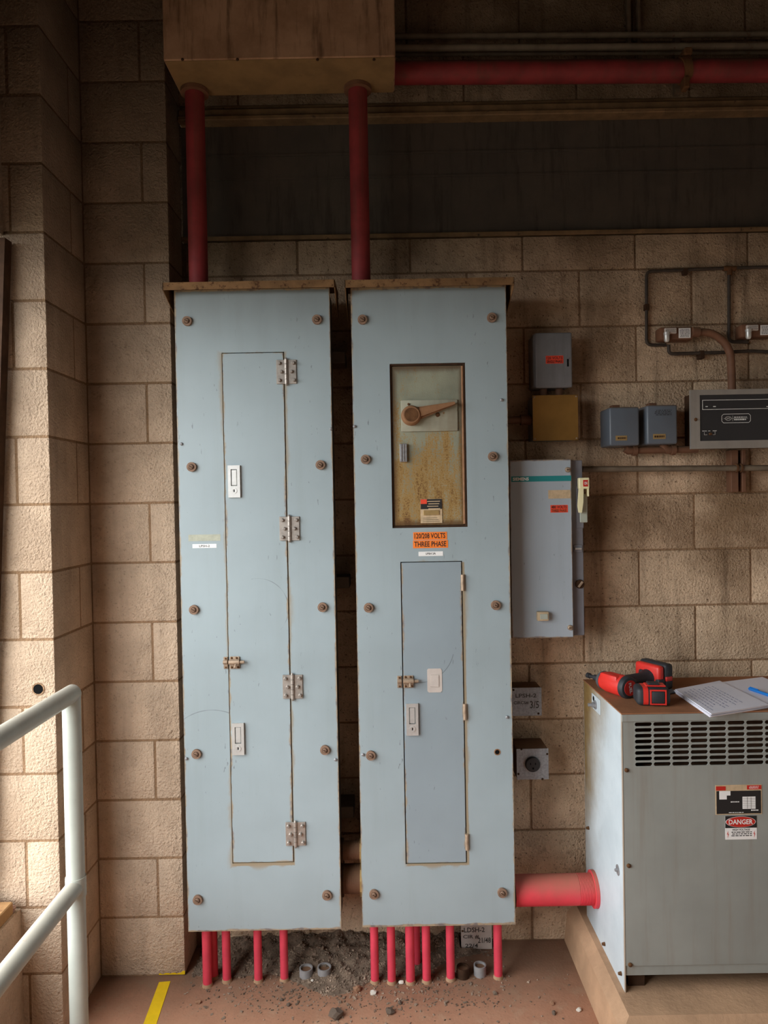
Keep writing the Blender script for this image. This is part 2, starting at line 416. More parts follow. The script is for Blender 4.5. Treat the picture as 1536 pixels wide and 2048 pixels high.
class B:
    def __init__(self):
        self.bm = bmesh.new()
        self.mi = 0

    def quad(self, pts):
        f = self.bm.faces.new([self.bm.verts.new(p) for p in pts])
        f.material_index = self.mi
        return f

    def box(self, x0, x1, y0, y1, z0, z1, bev=0.0, seg=1, mat=None):
        bm2 = bmesh.new()
        bmesh.ops.create_cube(bm2, size=1)
        bmesh.ops.scale(bm2, vec=(x1 - x0, y1 - y0, z1 - z0), verts=bm2.verts)
        bmesh.ops.translate(bm2, vec=((x0 + x1) / 2, (y0 + y1) / 2, (z0 + z1) / 2), verts=bm2.verts)
        if bev:
            bmesh.ops.bevel(bm2, geom=bm2.edges[:], offset=bev, segments=seg, affect='EDGES', profile=0.5)
        if mat is not None:
            bmesh.ops.transform(bm2, matrix=mat, verts=bm2.verts)
        self.merge(bm2)
        return self

    def merge(self, bm2):
        vm = {v: self.bm.verts.new(v.co) for v in bm2.verts}
        for f in bm2.faces:
            try:
                nf = self.bm.faces.new([vm[v] for v in f.verts])
                nf.material_index = self.mi
            except ValueError:
                pass
        bm2.free()

    def tube(self, pts, r, n=14, caps=True, closed=False):
        pts = [Vector(p) for p in pts]
        rs = r if isinstance(r, (list, tuple)) else [r] * len(pts)
        t0 = (pts[1] - pts[0]).normalized()
        a = Vector((0, 0, 1)) if abs(t0.z) < 0.9 else Vector((1, 0, 0))
        nrm = (a - t0 * a.dot(t0)).normalized()
        rings = []
        for i, p in enumerate(pts):
            if i == 0:
                t = t0
            elif i == len(pts) - 1:
                t = (pts[i] - pts[i - 1]).normalized()
            else:
                t = ((pts[i] - pts[i - 1]).normalized() + (pts[i + 1] - pts[i]).normalized()).normalized()
            nrm = (nrm - t * nrm.dot(t))
            nrm.normalize()
            b = t.cross(nrm)
            rings.append([self.bm.verts.new(p + (nrm * math.cos(2 * math.pi * k / n) + b * math.sin(2 * math.pi * k / n)) * rs[i]) for k in range(n)])
        for i in range(len(rings) - 1):
            for k in range(n):
                f = self.bm.faces.new((rings[i][k], rings[i][(k + 1) % n], rings[i + 1][(k + 1) % n], rings[i + 1][k]))
                f.material_index = self.mi
        if caps:
            for rg in (rings[0][::-1], rings[-1]):
                f = self.bm.faces.new(rg)
                f.material_index = self.mi
        return self

    def cyl(self, p0, p1, r, n=16, r1=None):
        return self.tube([p0, p1], [r, r if r1 is None else r1], n)

    def ring(self, c, axis, r0, r1, h, n=20):      # washer: hole r0, rim r1, thickness h along axis
        c, ax = Vector(c), Vector(axis).normalized()
        a = Vector((0, 0, 1)) if abs(ax.z) < 0.9 else Vector((1, 0, 0))
        u = (a - ax * a.dot(ax)).normalized()
        v = ax.cross(u)
        vs_ = []
        for (r, d) in ((r0, 0), (r1, 0), (r1, h), (r0, h)):
            vs_.append([self.bm.verts.new(c + ax * d + (u * math.cos(2 * math.pi * k / n) + v * math.sin(2 * math.pi * k / n)) * r) for k in range(n)])
        for j in range(4):
            A, Bq = vs_[j], vs_[(j + 1) % 4]
            for k in range(n):
                f = self.bm.faces.new((A[k], A[(k + 1) % n], Bq[(k + 1) % n], Bq[k]))
                f.material_index = self.mi
        return self

    def prism(self, poly, axis, a0, a1):            # poly of 2-D points swept along axis 'x','y' or 'z'
        def mk(p, a):
            return {'x': (a, p[0], p[1]), 'y': (p[0], a, p[1]), 'z': (p[0], p[1], a)}[axis]
        A = [self.bm.verts.new(mk(p, a0)) for p in poly]
        C = [self.bm.verts.new(mk(p, a1)) for p in poly]
        n = len(poly)
        fs = [self.bm.faces.new(A), self.bm.faces.new(C[::-1])]
        for k in range(n):
            fs.append(self.bm.faces.new((A[k], C[k], C[(k + 1) % n], A[(k + 1) % n])))
        for f in fs:
            f.material_index = self.mi
        return self

    def plate(self, x0, x1, z0, z1, y0, y1, holes):   # upright sheet with rectangular holes, front at y0
        xs = sorted({x0, x1, *[h[0] for h in holes], *[h[1] for h in holes]})
        zs = sorted({z0, z1, *[h[2] for h in holes], *[h[3] for h in holes]})
        solid = {}
        for i in range(len(xs) - 1):
            for j in range(len(zs) - 1):
                cx, cz = (xs[i] + xs[i + 1]) / 2, (zs[j] + zs[j + 1]) / 2
                solid[i, j] = not any(h[0] < cx < h[1] and h[2] < cz < h[3] for h in holes)
        vv = {}

        def V(x, y, z):
            k = (round(x, 6), round(y, 6), round(z, 6))
            if k not in vv:
                vv[k] = self.bm.verts.new((x, y, z))
            return vv[k]
        for (i, j), s in solid.items():
            if not s:
                continue
            a, b, c, d = xs[i], xs[i + 1], zs[j], zs[j + 1]
            q = [[V(a, y0, c), V(b, y0, c), V(b, y0, d), V(a, y0, d)], [V(a, y1, d), V(b, y1, d), V(b, y1, c), V(a, y1, c)]]
            if not solid.get((i - 1, j)):
                q.append([V(a, y0, c), V(a, y0, d), V(a, y1, d), V(a, y1, c)])
            if not solid.get((i + 1, j)):
                q.append([V(b, y0, d), V(b, y0, c), V(b, y1, c), V(b, y1, d)])
            if not solid.get((i, j - 1)):
                q.append([V(b, y0, c), V(a, y0, c), V(a, y1, c), V(b, y1, c)])
            if not solid.get((i, j + 1)):
                q.append([V(a, y0, d), V(b, y0, d), V(b, y1, d), V(a, y1, d)])
            for f in q:
                nf = self.bm.faces.new(f)
                nf.material_index = self.mi
        return self

    def text(self, s, x0, x1, z0, z1, y, squash=True, mat=None, bold=0.018):
        cu = bpy.data.curves.new('t', 'FONT')
        cu.body = s
        cu.align_x, cu.align_y = 'LEFT', 'BOTTOM_BASELINE'
        cu.resolution_u = 2
        cu.offset = bold
        o = bpy.data.objects.new('t', cu)
        COL.objects.link(o)
        dg = bpy.context.evaluated_depsgraph_get()
        me = bpy.data.meshes.new_from_object(o.evaluated_get(dg))
        bpy.data.objects.remove(o)
        bpy.data.curves.remove(cu)
        X = [v.co.x for v in me.vertices]
        Yv = [v.co.y for v in me.vertices]
        ax, bx, az, bz = min(X), max(X), min(Yv), max(Yv)
        sx, sz = (x1 - x0) / (bx - ax), (z1 - z0) / (bz - az)
        if not squash:
            sx = sz = min(sx, sz)
        vs_ = []
        for v in me.vertices:
            p = Vector((x0 + (v.co.x - ax) * sx, y, z0 + (v.co.y - az) * sz))
            vs_.append(self.bm.verts.new(mat @ p if mat is not None else p))
        for p in me.polygons:
            try:
                f = self.bm.faces.new([vs_[i] for i in p.vertices])
                f.material_index = self.mi
            except ValueError:
                pass
        bpy.data.meshes.remove(me)
        return self

    def ribbon(self, pts, w, y):                    # thin flat pen stroke on the plane y
        pts = [Vector((p[0], p[1])) for p in pts]
        L = []
        for i, p in enumerate(pts):
            t = (pts[min(i + 1, len(pts) - 1)] - pts[max(i - 1, 0)])
            t = t.normalized() if t.length else Vector((1, 0))
            nn = Vector((-t.y, t.x)) * w / 2
            L.append((self.bm.verts.new((p.x + nn.x, y, p.y + nn.y)), self.bm.verts.new((p.x - nn.x, y, p.y - nn.y))))
        for a, b in zip(L, L[1:]):
            f = self.bm.faces.new((a[0], a[1], b[1], b[0]))
            f.material_index = self.mi
        return self

    def build(self, name, mats, parent=None, angle=35, recalc=True):
        bm = self.bm
        if recalc:
            bmesh.ops.recalc_face_normals(bm, faces=bm.faces[:])
        lo = Vector((1e9,) * 3)
        hi = -lo
        for v in bm.verts:
            for k in range(3):
                lo[k] = min(lo[k], v.co[k])
                hi[k] = max(hi[k], v.co[k])
        c = (lo + hi) / 2
        for v in bm.verts:
            v.co -= c
        me = bpy.data.meshes.new(name)
        bm.to_mesh(me)
        bm.free()
        for m in (mats if isinstance(mats, (list, tuple)) else [mats]):
            me.materials.append(M[m])
        me.shade_smooth()
        me.set_sharp_from_angle(angle=math.radians(angle))
        o = bpy.data.objects.new(name, me)
        COL.objects.link(o)
        ORG[o] = c
        if parent is not None:
            o.parent = parent
            o.location = c - ORG[parent]
        else:
            o.location = c
        return o


def thing(name, loc, label, cat, group=None):
    o = bpy.data.objects.new(name, None)
    o.empty_display_size = 0.05
    COL.objects.link(o)
    o.location = loc
    ORG[o] = Vector(loc)
    return tag(o, label, cat, group)


def tag(o, label=None, cat=None, group=None, kind=None):
    if label:
        o['label'] = label
    if cat:
        o['category'] = cat
    if group:
        o['group'] = group
    if kind:
        o['kind'] = kind
    return o


def struct(o):
    o['kind'] = 'structure'
    return o


def copy_part(o, delta=(0, 0, 0), parent=None):     # a part with its sub-parts, moved by delta
    c = o.copy()
    COL.objects.link(c)
    c.parent = parent or o.parent
    c.location = o.location + Vector(delta)
    ORG[c] = ORG[o] + Vector(delta)
    if parent is not None:
        c.location = ORG[c] - ORG[parent]
    for ch in list(o.children):
        d = ch.copy()
        COL.objects.link(d)
        d.parent = c
        ORG[d] = ORG[ch] + Vector(delta)
    return c


def arc(c, a0, a1, r, n, plane='xz', const=0.0):
    out = []
    for k in range(n + 1):
        a = a0 + (a1 - a0) * k / n
        x, z = c[0] + r * math.cos(a), c[1] + r * math.sin(a)
        out.append((x, const, z) if plane == 'xz' else (const, x, z) if plane == 'yz' else (x, z, const))
    return out


# ================================================================== the setting
CH = 0.2032                     # block course
YP, YL = -0.159, -0.446         # faces of the pier and of the pilaster; the back wall face is y = 0
X_PIER0 = P(160, 700, YP).x
X_PIER1 = P(349, 1000, YP).x
X_PIL1 = P(101, 1000, YL).x
X_LW = -1.12                    # inner face of the left wall
X_RW, Y_FW, Z_CEIL = 2.3, -6.0, 3.9
NROW = 19
BLK = {}


def block(parent, x0, x1, y0, y1, z0, z1, mat, bev=0.004):
    key = (round(x1 - x0, 3), round(y1 - y0, 3), round(z1 - z0, 3), mat)
    if key not in BLK:
        b = B()
        w, d, h = key[:3]
        b.box(-w / 2, w / 2, -d / 2, d / 2, -h / 2, h / 2, bev, 2)
        o = b.build('concrete_block', mat)
        me = o.data
        bpy.data.objects.remove(o)
        BLK[key] = me
    o = bpy.data.objects.new('concrete_block', BLK[key])
    COL.objects.link(o)
    o.parent = parent
    o.location = Vector(((x0 + x1) / 2, (y0 + y1) / 2 + random.uniform(-0.0012, 0.0012), (z0 + z1) / 2)) - ORG[parent]
    return o


J = 0.0030                      # half a mortar joint
o = B().box(X_LW - 0.2, X_RW + 0.2, Y_FW - 0.2, 0.3, -0.12, 0.0).build('floor', 'floor')
struct(o)

# back wall: mortar core with blocks, a long dark recess under a steel lintel
Z_R0, Z_R1 = P(1100, 473, 0).z, 3.0
core = B()
core.box(X_PIER1 - 0.3, X_RW, 0.0035, 0.3, 0.0, Z_R0)
core.box(X_PIER1 - 0.3, X_RW, 0.10, 0.3, Z_R0, Z_R1 + 0.048)
core.box(X_PIER1 - 0.3, X_RW, 0.0035, 0.3, Z_R1 + 0.048, Z_CEIL)
wall_back = struct(core.build('wall_back', 'mortar'))
XE = P(1273, 718, 0).x
for n in range(NROW):
    z0, z1 = n * CH, (n + 1) * CH
    if n in (13, 14):
        continue
    if n == 12:
        z1 = Z_R0 + 0.004
    off = XE if n % 2 == 0 else XE + 0.2032
    k0 = math.floor((X_PIER1 - off) / 0.4064)
    x = off + k0 * 0.4064
    while x < X_RW:
        a, c = max(x, X_PIER1 - 0.02), min(x + 0.4064, X_RW)
        if c - a > 0.03:
            block(wall_back, a + J, c - J, 0.0, 0.16, z0 + J, z1 - J, 'block_back')
        x += 0.4064

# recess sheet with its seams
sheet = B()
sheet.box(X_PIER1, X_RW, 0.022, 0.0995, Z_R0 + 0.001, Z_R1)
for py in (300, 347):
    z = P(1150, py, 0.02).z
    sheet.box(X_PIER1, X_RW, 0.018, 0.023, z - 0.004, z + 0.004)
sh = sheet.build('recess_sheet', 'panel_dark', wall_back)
sill = B()
sill.box(X_PIER1, X_RW, -0.006, 0.0218, Z_R0 + 0.005, Z_R0 + 0.020, 0.002)
sill.build('recess_sill', 'steel_beam', wall_back)
lint = B()
lint.box(X_PIER1 + 0.001, X_RW, -0.030, 0.0218, Z_R1 - 0.016, Z_R1, 0.003)
lint.box(X_PIER1 + 0.001, X_RW, -0.016, 0.0, Z_R1 + 0.0002, Z_R1 + 0.030, 0.003)
lint.box(X_PIER1 + 0.001, X_RW, 0.0002, 0.0995, Z_R1 + 0.0002, Z_R1 + 0.047)
struct(lint.build('trim_1', 'steel_beam'))

# left pier beside the panels, then the pilaster in front of it, then the wall with the window opening
core = B()
core.box(X_PIER0 - 0.45, X_PIER1 - 0.002, YP + 0.002, 0.005, 0, Z_CEIL)
core.box(-1.5, X_PIL1 - 0.002, YL + 0.002, YP + 0.002, 0, Z_CEIL)
wall_left = core.build('wall_left', 'mortar')
struct(wall_left)
xs_p = P(296, 900, YP).x
xs_l = P(40, 1218, YL).x
for n in range(NROW):
    z0, z1 = n * CH + J, (n + 1) * CH - J
    if n % 2:
        block(wall_left, X_PIL1 + 0.0, xs_p - J, YP, YP + 0.14, z0, z1, 'block_side')
        block(wall_left, xs_p + J, X_PIER1, YP, -0.001, z0, z1, 'block_side')
        block(wall_left, X_PIL1 - 0.4064, X_PIL1, YL, YP - 0.004, z0, z1, 'block_side')
    else:
        block(wall_left, X_PIL1 + 0.0, X_PIER1, YP, -0.001, z0, z1, 'block_side')
        block(wall_left, xs_l + J, X_PIL1, YL, YL + 0.19, z0, z1, 'block_side')
        block(wall_left, X_PIL1 - 0.15, X_PIL1, YL + 0.19 + 2 * J, YP - 0.004, z0, z1, 'block_side')
        block(wall_left, xs_l - 0.4064, xs_l - J, YL, YL + 0.19, z0, z1, 'block_side')
# bolt hole in the pilaster
hole = P(77, 1378, YL)
hb = B()
hb.tube([(hole.x, YL - 0.0016, hole.z), (hole.x, YL + 0.03, hole.z)], 0.0155, 18)
hd = hb.build('bolt_hole', 'dark', wall_left)
hb = B()
hb.ring((hole.x, YL - 0.0025, hole.z), (0, 1, 0), 0.0150, 0.019, 0.004, 18)
hb.build('hole_rim', 'mortar', wall_left)

lw = B()
lw.box(X_LW - 0.2, X_LW, Y_FW, YL - 0.0005, 0.0, OPEN_Z0)
lw.box(X_LW - 0.2, X_LW, Y_FW, YL - 0.0005, OPEN_Z1, Z_CEIL)
lw.box(X_LW - 0.2, X_LW, Y_FW, OPEN_Y0, OPEN_Z0, OPEN_Z1)
struct(lw.build('wall_window', 'block_side'))
fr = B()
sa, sb = P(17, 480, YL - 0.03), P(-4, 1160, YL - 0.03)
zl = OPEN_Z0 + 0.02
xb_ = sb.x + (sb.x - sa.x) * (sb.z - zl) / (sa.z - sb.z)
fr.prism([(sa.x, sa.z), (xb_, zl), (xb_ - 0.06, zl), (sa.x - 0.06, sa.z)], 'y', YL - 0.05, YL - 0.012)
struct(fr.build('shade_strip_1', 'rust_shade'))  # slanted dark strip added in place of a soft shadow edge

bw = B()
bw.box(X_LW - 0.2, X_RW + 0.2, Y_FW - 0.2, Y_FW, 0, Z_CEIL)
struct(bw.build('wall_front', 'plaster'))
struct(B().box(X_RW, X_RW + 0.2, Y_FW, 0.3, 0, Z_CEIL).build('wall_right', 'plaster'))
struct(B().box(X_LW - 0.5, X_RW + 0.2, Y_FW - 0.2, 0.3, Z_CEIL, Z_CEIL + 0.1).build('ceiling', 'panel_dark'))
g = B()
g.box(-40, 40, -40, 40, -0.40, -0.30)
struct(g.build('ground_outside', 'emerald'))


# ================================================================== the two tall panels
YF = -0.256                     # front of the panel covers
YBK = -0.108                    # back of the panel bodies


def screw_part(parent, px, py, Y, r=0.0155, name='cover_screw'):
    c = P(px, py, Y)
    b = B()
    b.ring((c.x, Y - 0.009, c.z), (0, 1, 0), 0.009, r, 0.009, 20)
    b.tube([(c.x, Y - 0.001, c.z), (c.x, Y - 0.0005, c.z)], 0.0105, 16)
    w = b.build(name, 'screwrust', parent)
    h = B()
    h.tube([(c.x, Y - 0.0135, c.z), (c.x, Y - 0.012, c.z), (c.x, Y - 0.001, c.z)], [0.0055, 0.0075, 0.0078], 16)
    h.mi = 1
    h.box(c.x - 0.0065, c.x + 0.0065, Y - 0.0138, Y - 0.0134, c.z - 0.0011, c.z + 0.0011,
          mat=Matrix.Translation(c) @ Matrix.Rotation(0.5, 4, 'Y') @ Matrix.Translation(-c))
    h.build('screw_head', ['screwrust', 'rust_shade'], w)
    return w


def place_screws(parent, proto, pts, Y):
    for (px, py) in pts:
        copy_part(proto, P(px, py, Y) - Vector((ORG[proto].x, Y, ORG[proto].z)), parent)


def small_screw(parent, px, py, Y, r=0.005, mat='galv', name='small_screw'):
    c = P(px, py, Y)
    b = B()
    b.tube([(c.x, Y - 0.006, c.z), (c.x, Y - 0.004, c.z), (c.x, Y - 0.0002, c.z)], [r * 0.5, r, r * 1.05], 12)
    return b.build(name, mat, parent)


def lock_handle(parent, px, py, Y, h=64, w=24):
    x0, x1, z0, z1 = rect(px - w / 2, py - h / 2, px + w / 2, py + h / 2, Y)
    cx, W, H = (x0 + x1) / 2, x1 - x0, z1 - z0
    b = B()
    b.plate(x0, x1, z0, z1, Y - 0.008, Y - 0.0002, [(cx - W * 0.26, cx + W * 0.26, z0 + H * 0.36, z1 - H * 0.12)])
    b.box(cx - W * 0.22, cx + W * 0.22, Y - 0.0065, Y - 0.0002, z0 + H * 0.375, z1 - H * 0.135, 0.0015)
    b.ring((cx, Y - 0.0095, z0 + H * 0.21), (0, 1, 0), W * 0.13, W * 0.24, 0.003, 20)
    b.tube([(cx, Y - 0.0088, z0 + H * 0.21), (cx, Y - 0.007, z0 + H * 0.21)], W * 0.14, 16)
    b.mi = 1
    b.box(cx - W * 0.045, cx + W * 0.045, Y - 0.0092, Y - 0.0087, z0 + H * 0.17, z0 + H * 0.25)
    return b.build('lock_handle', ['chrome', 'dark'], parent)


def slide_bolt(parent, px, py, Y):
    """barrel bolt: keeper on the cover, barrel on the door"""
    c = P(px, py, Y)
    s = S(Y)
    k = B()
    kx = c.x - 17 * s
    k.box(kx - 4.5 * s, kx + 4 * s, Y - 0.004, Y - 0.0002, c.z - 12 * s, c.z + 12 * s, 0.001)
    k.tube([(kx - 4.5 * s, Y - 0.008, c.z + 2 * s), (kx + 4 * s, Y - 0.008, c.z + 2 * s)], 0.0065, 12)
    kp = k.build('bolt_keeper', 'tarnish', parent)
    for dz in (8.5, -9):
        small_screw(kp, 0, 0, Y) if False else None
        q = B()
        q.tube([(kx, Y - 0.007, c.z + dz * s), (kx, Y - 0.0035, c.z + dz * s)], [0.002, 0.0036], 10)
        q.build('screw', 'rust', kp)
    b = B()
    b.box(c.x - 9 * s, c.x + 11 * s, Y - 0.004, Y - 0.0002, c.z - 12.5 * s, c.z + 12.5 * s, 0.002)
    b.tube([(c.x - 10 * s, Y - 0.010, c.z + 2 * s), (c.x + 11 * s, Y - 0.010, c.z + 2 * s)], 0.0082, 14)
    b.tube([(c.x + 11 * s, Y - 0.010, c.z + 2 * s), (c.x + 21 * s, Y - 0.010, c.z + 2 * s)], 0.0050, 12)
    b.tube([(c.x + 4 * s, Y - 0.012, c.z), (c.x + 4 * s, Y - 0.022, c.z - 8 * s)], [0.003, 0.0042], 10)
    bt = b.build('slide_bolt', 'tarnish', parent)
    for (dx, dz) in ((-5, 9.5), (5, 9.5), (-5, -9), (7, -9)):
        q = B()
        q.tube([(c.x + dx * s, Y - 0.008, c.z + dz * s), (c.x + dx * s, Y - 0.0035, c.z + dz * s)], [0.002, 0.0040], 10)
        q.build('screw', 'rust', bt)


def strap_hinge(parent, px, py, Y):
    c = P(px, py, Y)
    s = S(Y)
    b = B()
    b.box(c.x - 20 * s, c.x - 1.5 * s, Y - 0.0045, Y - 0.0002, c.z - 24 * s, c.z + 24 * s, 0.001)
    b.box(c.x + 1.5 * s, c.x + 20 * s, Y - 0.0045, Y - 0.0002, c.z - 24 * s, c.z + 24 * s, 0.001)
    h = b.build('hinge', 'hinge', parent)
    q = B()
    for k in range(5):
        q.tube([(c.x, Y - 0.0062, c.z + (-25 + 10 * k) * s + 0.0006), (c.x, Y - 0.0062, c.z + (-15 + 10 * k) * s - 0.0006)], 0.0056, 14)
    q.tube([(c.x, Y - 0.0062, c.z + 25 * s), (c.x, Y - 0.0062, c.z + 28 * s)], [0.005, 0.002], 12)
    q.tube([(c.x, Y - 0.0062, c.z - 25 * s), (c.x, Y - 0.0062, c.z - 28 * s)], [0.005, 0.002], 12)
    q.build('hinge_pin', 'hinge', h)
    for (dx, dz) in ((-14, 17), (14, 17), (-10, 0), (10, 0), (-14, -17), (15, -17)):
        q = B()
        q.tube([(c.x + dx * s, Y - 0.0135, c.z + dz * s), (c.x + dx * s, Y - 0.012, c.z + dz * s), (c.x + dx * s, Y - 0.0044, c.z + dz * s)],
               [0.004, 0.0056, 0.0058], 8)
        q.build('bolt', 'hinge', h)
    return h


def hood(parent, cx, W, ztop, lip):
    """drip hood: sloped cap, front lip, triangular side cheeks"""
    yb, yf = YBK - 0.012, YF - 0.05
    x0, x1 = cx - W / 2, cx + W / 2
    b = B()
    b.prism([(yf, ztop - lip), (yf, ztop), (yb, ztop + 0.012), (yb, ztop + 0.0105), (yf + 0.002, ztop - 0.002), (yf + 0.002, ztop - lip)], 'x', x0, x1)
    for xa in (x0, x1 - 0.002):
        b.prism([(yf, ztop - lip), (yf, ztop), (yb, ztop + 0.012), (yb, ztop - lip - 0.06), (yb - 0.03, ztop - lip - 0.06)], 'x', xa, xa + 0.002)
    return b.build('drip_hood', 'hood', parent)


def body_box(parent, cx, z0, z1, W):
    b = B()
    b.box(cx - W / 2 + 0.004, cx + W / 2 - 0.004, YF + 0.022, YBK, z0 + 0.004, z1 - 0.002, 0.002)
    return b.build('cabinet_body', 'body', parent)


def mount_struts(parent, cx, W, zs):
    for z in zs:
        b = B()
        b.box(cx - W / 2 + 0.03, cx + W / 2 + 0.02, YBK, 0.0, z - 0.02, z + 0.02, 0.002)
        b.build('mounting_strut', 'strut', parent)


PW = 0.505
# ---- left panel
cL = P(516.5, 1220, YF)
zt, zb = P(505, 578, YF).z, P(526, 1861, YF).z
tL = thing('electrical_panel', (cL.x, YBK, zb), 'tall grey blue electrical panel with one long door on four strap hinges', 'electrical panel')
dx0, dx1, dz0, dz1 = rect(454, 705, 578.5, 1731, YF)
dx0, dx1 = P(454, 1218, YF).x, P(578.5, 1218, YF).x
b = B()
b.plate(cL.x - PW / 2, cL.x + PW / 2, zb, zt, YF, YF + 0.022, [(dx0, dx1, dz0, dz1)])
cover = b.build('front_cover', 'cover_l', tL)
body_box(tL, cL.x, zb, zt, PW)
b = B()
b.box(dx0 + 0.0015, dx1 - 0.0030, YF + 0.001, YF + 0.020, dz0 + 0.002, dz1 - 0.0020, 0.0012)
door = b.build('door', 'door_l', tL)
lock_handle(door, 469, 963, YF + 0.001)
lock_handle(door, 477, 1477, YF + 0.001)
hinge = strap_hinge(tL, 573, 744, YF)
for (px, py) in ((579, 1057), (584, 1373), (587.5, 1667)):
    copy_part(hinge, (0, 0, P(px, py, YF).z - P(573, 744, YF).z), tL)
slide_bolt(tL, 469, 1325, YF)
pr_l = screw_part(tL, 375, 643, YF)
place_screws(tL, pr_l, [(384, 934), (388.5, 1219), (393.5, 1507), (396, 1798), (634, 640), (641, 930), (645, 1214), (650, 1499), (654, 1789)], YF)
for (px, py) in ((363, 888), (662, 858), (373, 1517), (671, 1519)):
    small_screw(tL, px, py, YF)
x0, x1, z0, z1 = rect(385, 1088, 433, 1096, YF)
b = B()
b.box(x0, x1, YF - 0.0006, YF - 0.0001, z0, z1)
lb = b.build('label_tape', 'label', tL)
b = B()
b.text('LPSH-2', x0 + 0.022, x1 - 0.022, z0 + 0.003, z1 - 0.003, YF - 0.0009)
b.build('lettering', 'marker', lb, recalc=False)
x0, x1, z0, z1 = rect(377, 1069, 441, 1082, YF)
b = B()
b.box(x0, x1, YF - 0.0004, YF - 0.0001, z0, z1)
b.build('tape_residue', 'residue', tL)
zt_l = zt
hood(tL, P(497, 570, YF - 0.05).x, 343 * S(YF - 0.05), P(497, 562, YF - 0.05).z, 0.024)
mount_struts(tL, cL.x + 0.02, PW, [P(700, py, YBK).z for py in (714, 1165, 1625)])

# ---- right panel
cR = P(867, 1214, YF)
zt, zb = P(853, 573, YF).z, P(875, 1852, YF).z
tR = thing('electrical_panel', (cR.x, YBK, zb), 'tall grey blue electrical panel with rusted breaker door and lever handle', 'electrical panel')
bx0, bx1, bz0, bz1 = rect(782.5, 727, 934, 1055, YF)
bx0, bx1 = P(782, 891, YF).x, P(933, 891, YF).x
ex0, ex1, ez0, ez1 = rect(804, 1121, 931, 1731, YF)
ex0, ex1 = P(806, 1428, YF).x, P(929.5, 1428, YF).x
b = B()
b.plate(cR.x - PW / 2, cR.x + PW / 2, zb, zt, YF, YF + 0.022, [(bx0, bx1, bz0, bz1), (ex0, ex1, ez0, ez1)])
b.build('front_cover', 'cover_r', tR)
body_box(tR, cR.x, zb, zt, PW)
b = B()
b.plate(bx0 + 0.0004, bx1 - 0.0004, bz0 + 0.0004, bz1 - 0.0004, YF + 0.006, YF + 0.0215, [(bx0 + 0.006, bx1 - 0.009, bz0 + 0.006, bz1 - 0.006)])
b.build('door_frame', 'rust_shade', tR)
b = B()
b.box(bx0 + 0.0075, bx1 - 0.0105, YF + 0.007, YF + 0.0215, bz0 + 0.007, bz1 - 0.007, 0.002)
bd = b.build('breaker_door', 'rustdoor', tR)
tag(bd, 'rust eaten breaker door')
YD = YF + 0.007
b = B()
b.tube([(bx1 - 0.0095, YD - 0.001, bz0 + 0.01), (bx1 - 0.0095, YD - 0.001, bz1 - 0.01)], 0.004, 12)
b.build('piano_hinge', 'rustlight', bd)
x0, x1, z0, z1 = rect(802, 800, 915, 863, YD)
b = B()
b.box(x0, x1, YD - 0.007, YD - 0.0002, z0, z1, 0.003, 2)
hp = b.build('handle_plate', 'rustplate', bd)
hub, tip = P(822, 832, YD), P(908, 808, YD)
YH = YD - 0.007
b = B()
b.tube([(hub.x, YH - 0.030, hub.z), (hub.x, YH - 0.028, hub.z), (hub.x, YH - 0.024, hub.z), (hub.x, YH, hub.z)], [0.026, 0.028, 0.031, 0.033], 28)
d = (tip - hub).normalized()
nn = Vector((-d.z, 0, d.x))
a0, a1 = hub + d * 0.018, tip
for (w0, w1, y0, y1) in ((0.021, 0.005, YH - 0.016, YH - 0.006), (0.014, 0.004, YH - 0.024, YH - 0.014)):
    b.prism([((a0 + nn * w0).x, (a0 + nn * w0).z), ((a0 - nn * w0).x, (a0 - nn * w0).z), ((a1 - nn * w1).x, (a1 - nn * w1).z),
             ((a1 + nn * w1).x, (a1 + nn * w1).z)], 'y', y0, y1)
b.mi = 1
b.tube([(hub.x, YH - 0.0308, hub.z), (hub.x, YH - 0.0298, hub.z)], 0.0225, 28)
b.build('lever_handle', ['rustlight', 'rust'], bd)
for (px, py, r) in ((817, 809, 0.0042), (875, 830, 0.0075)):
    c = P(px, py, YD)
    b = B()
    b.tube([(c.x, YH - 0.004, c.z), (c.x, YH, c.z)], [r * 0.7, r], 12)
    b.build('plate_rivet', 'rust', bd)
x0, x1, z0, z1 = rect(799.5, 888, 814, 924, YD)
b = B()
b.box(x0, x1, YD - 0.012, YD - 0.0002, z0, z1, 0.0015)
w = (x1 - x0)
b.mi = 1
for k in (0.3, 0.62):
    b.box(x0 + w * k, x0 + w * (k + 0.07), YD - 0.0124, YD - 0.0118, z0 + 0.002, z1 - 0.002)
b.build('pull_latch', ['galv', 'rust_shade'], bd)
x0, x1, z0, z1 = rect(841, 998, 884, 1046, YD)
zm = z0 + (z1 - z0) * 0.58
b = B()
b.box(x0, x1, YD - 0.0022, YD - 0.0002, z0, z1)
b.mi = 1
b.box(x0 + 0.0005, x1 - 0.0005, YD - 0.0026, YD - 0.0021, zm, z1 - 0.0005)
b.mi = 2
b.box(x0 + 0.001, x0 + (x1 - x0) * 0.3, YD - 0.003, YD - 0.0025, z1 - (z1 - z0) * 0.2, z1 - 0.001)
b.mi = 0
for k in range(4):
    b.box(x0 + 0.022 + 0.004 * (k % 2), x1 - 0.006 - 0.003 * (k % 3), YD - 0.003, YD - 0.0025, z1 - 0.009 - k * 0.008, z1 - 0.0065 - k * 0.008)
b.mi = 1
for k in range(3):
    b.box(x0 + 0.008, x1 - 0.008 - 0.004 * k, YD - 0.0026, YD - 0.0021, z0 + 0.004 + k * 0.006, z0 + 0.0052 + k * 0.006)
b.mi = 3
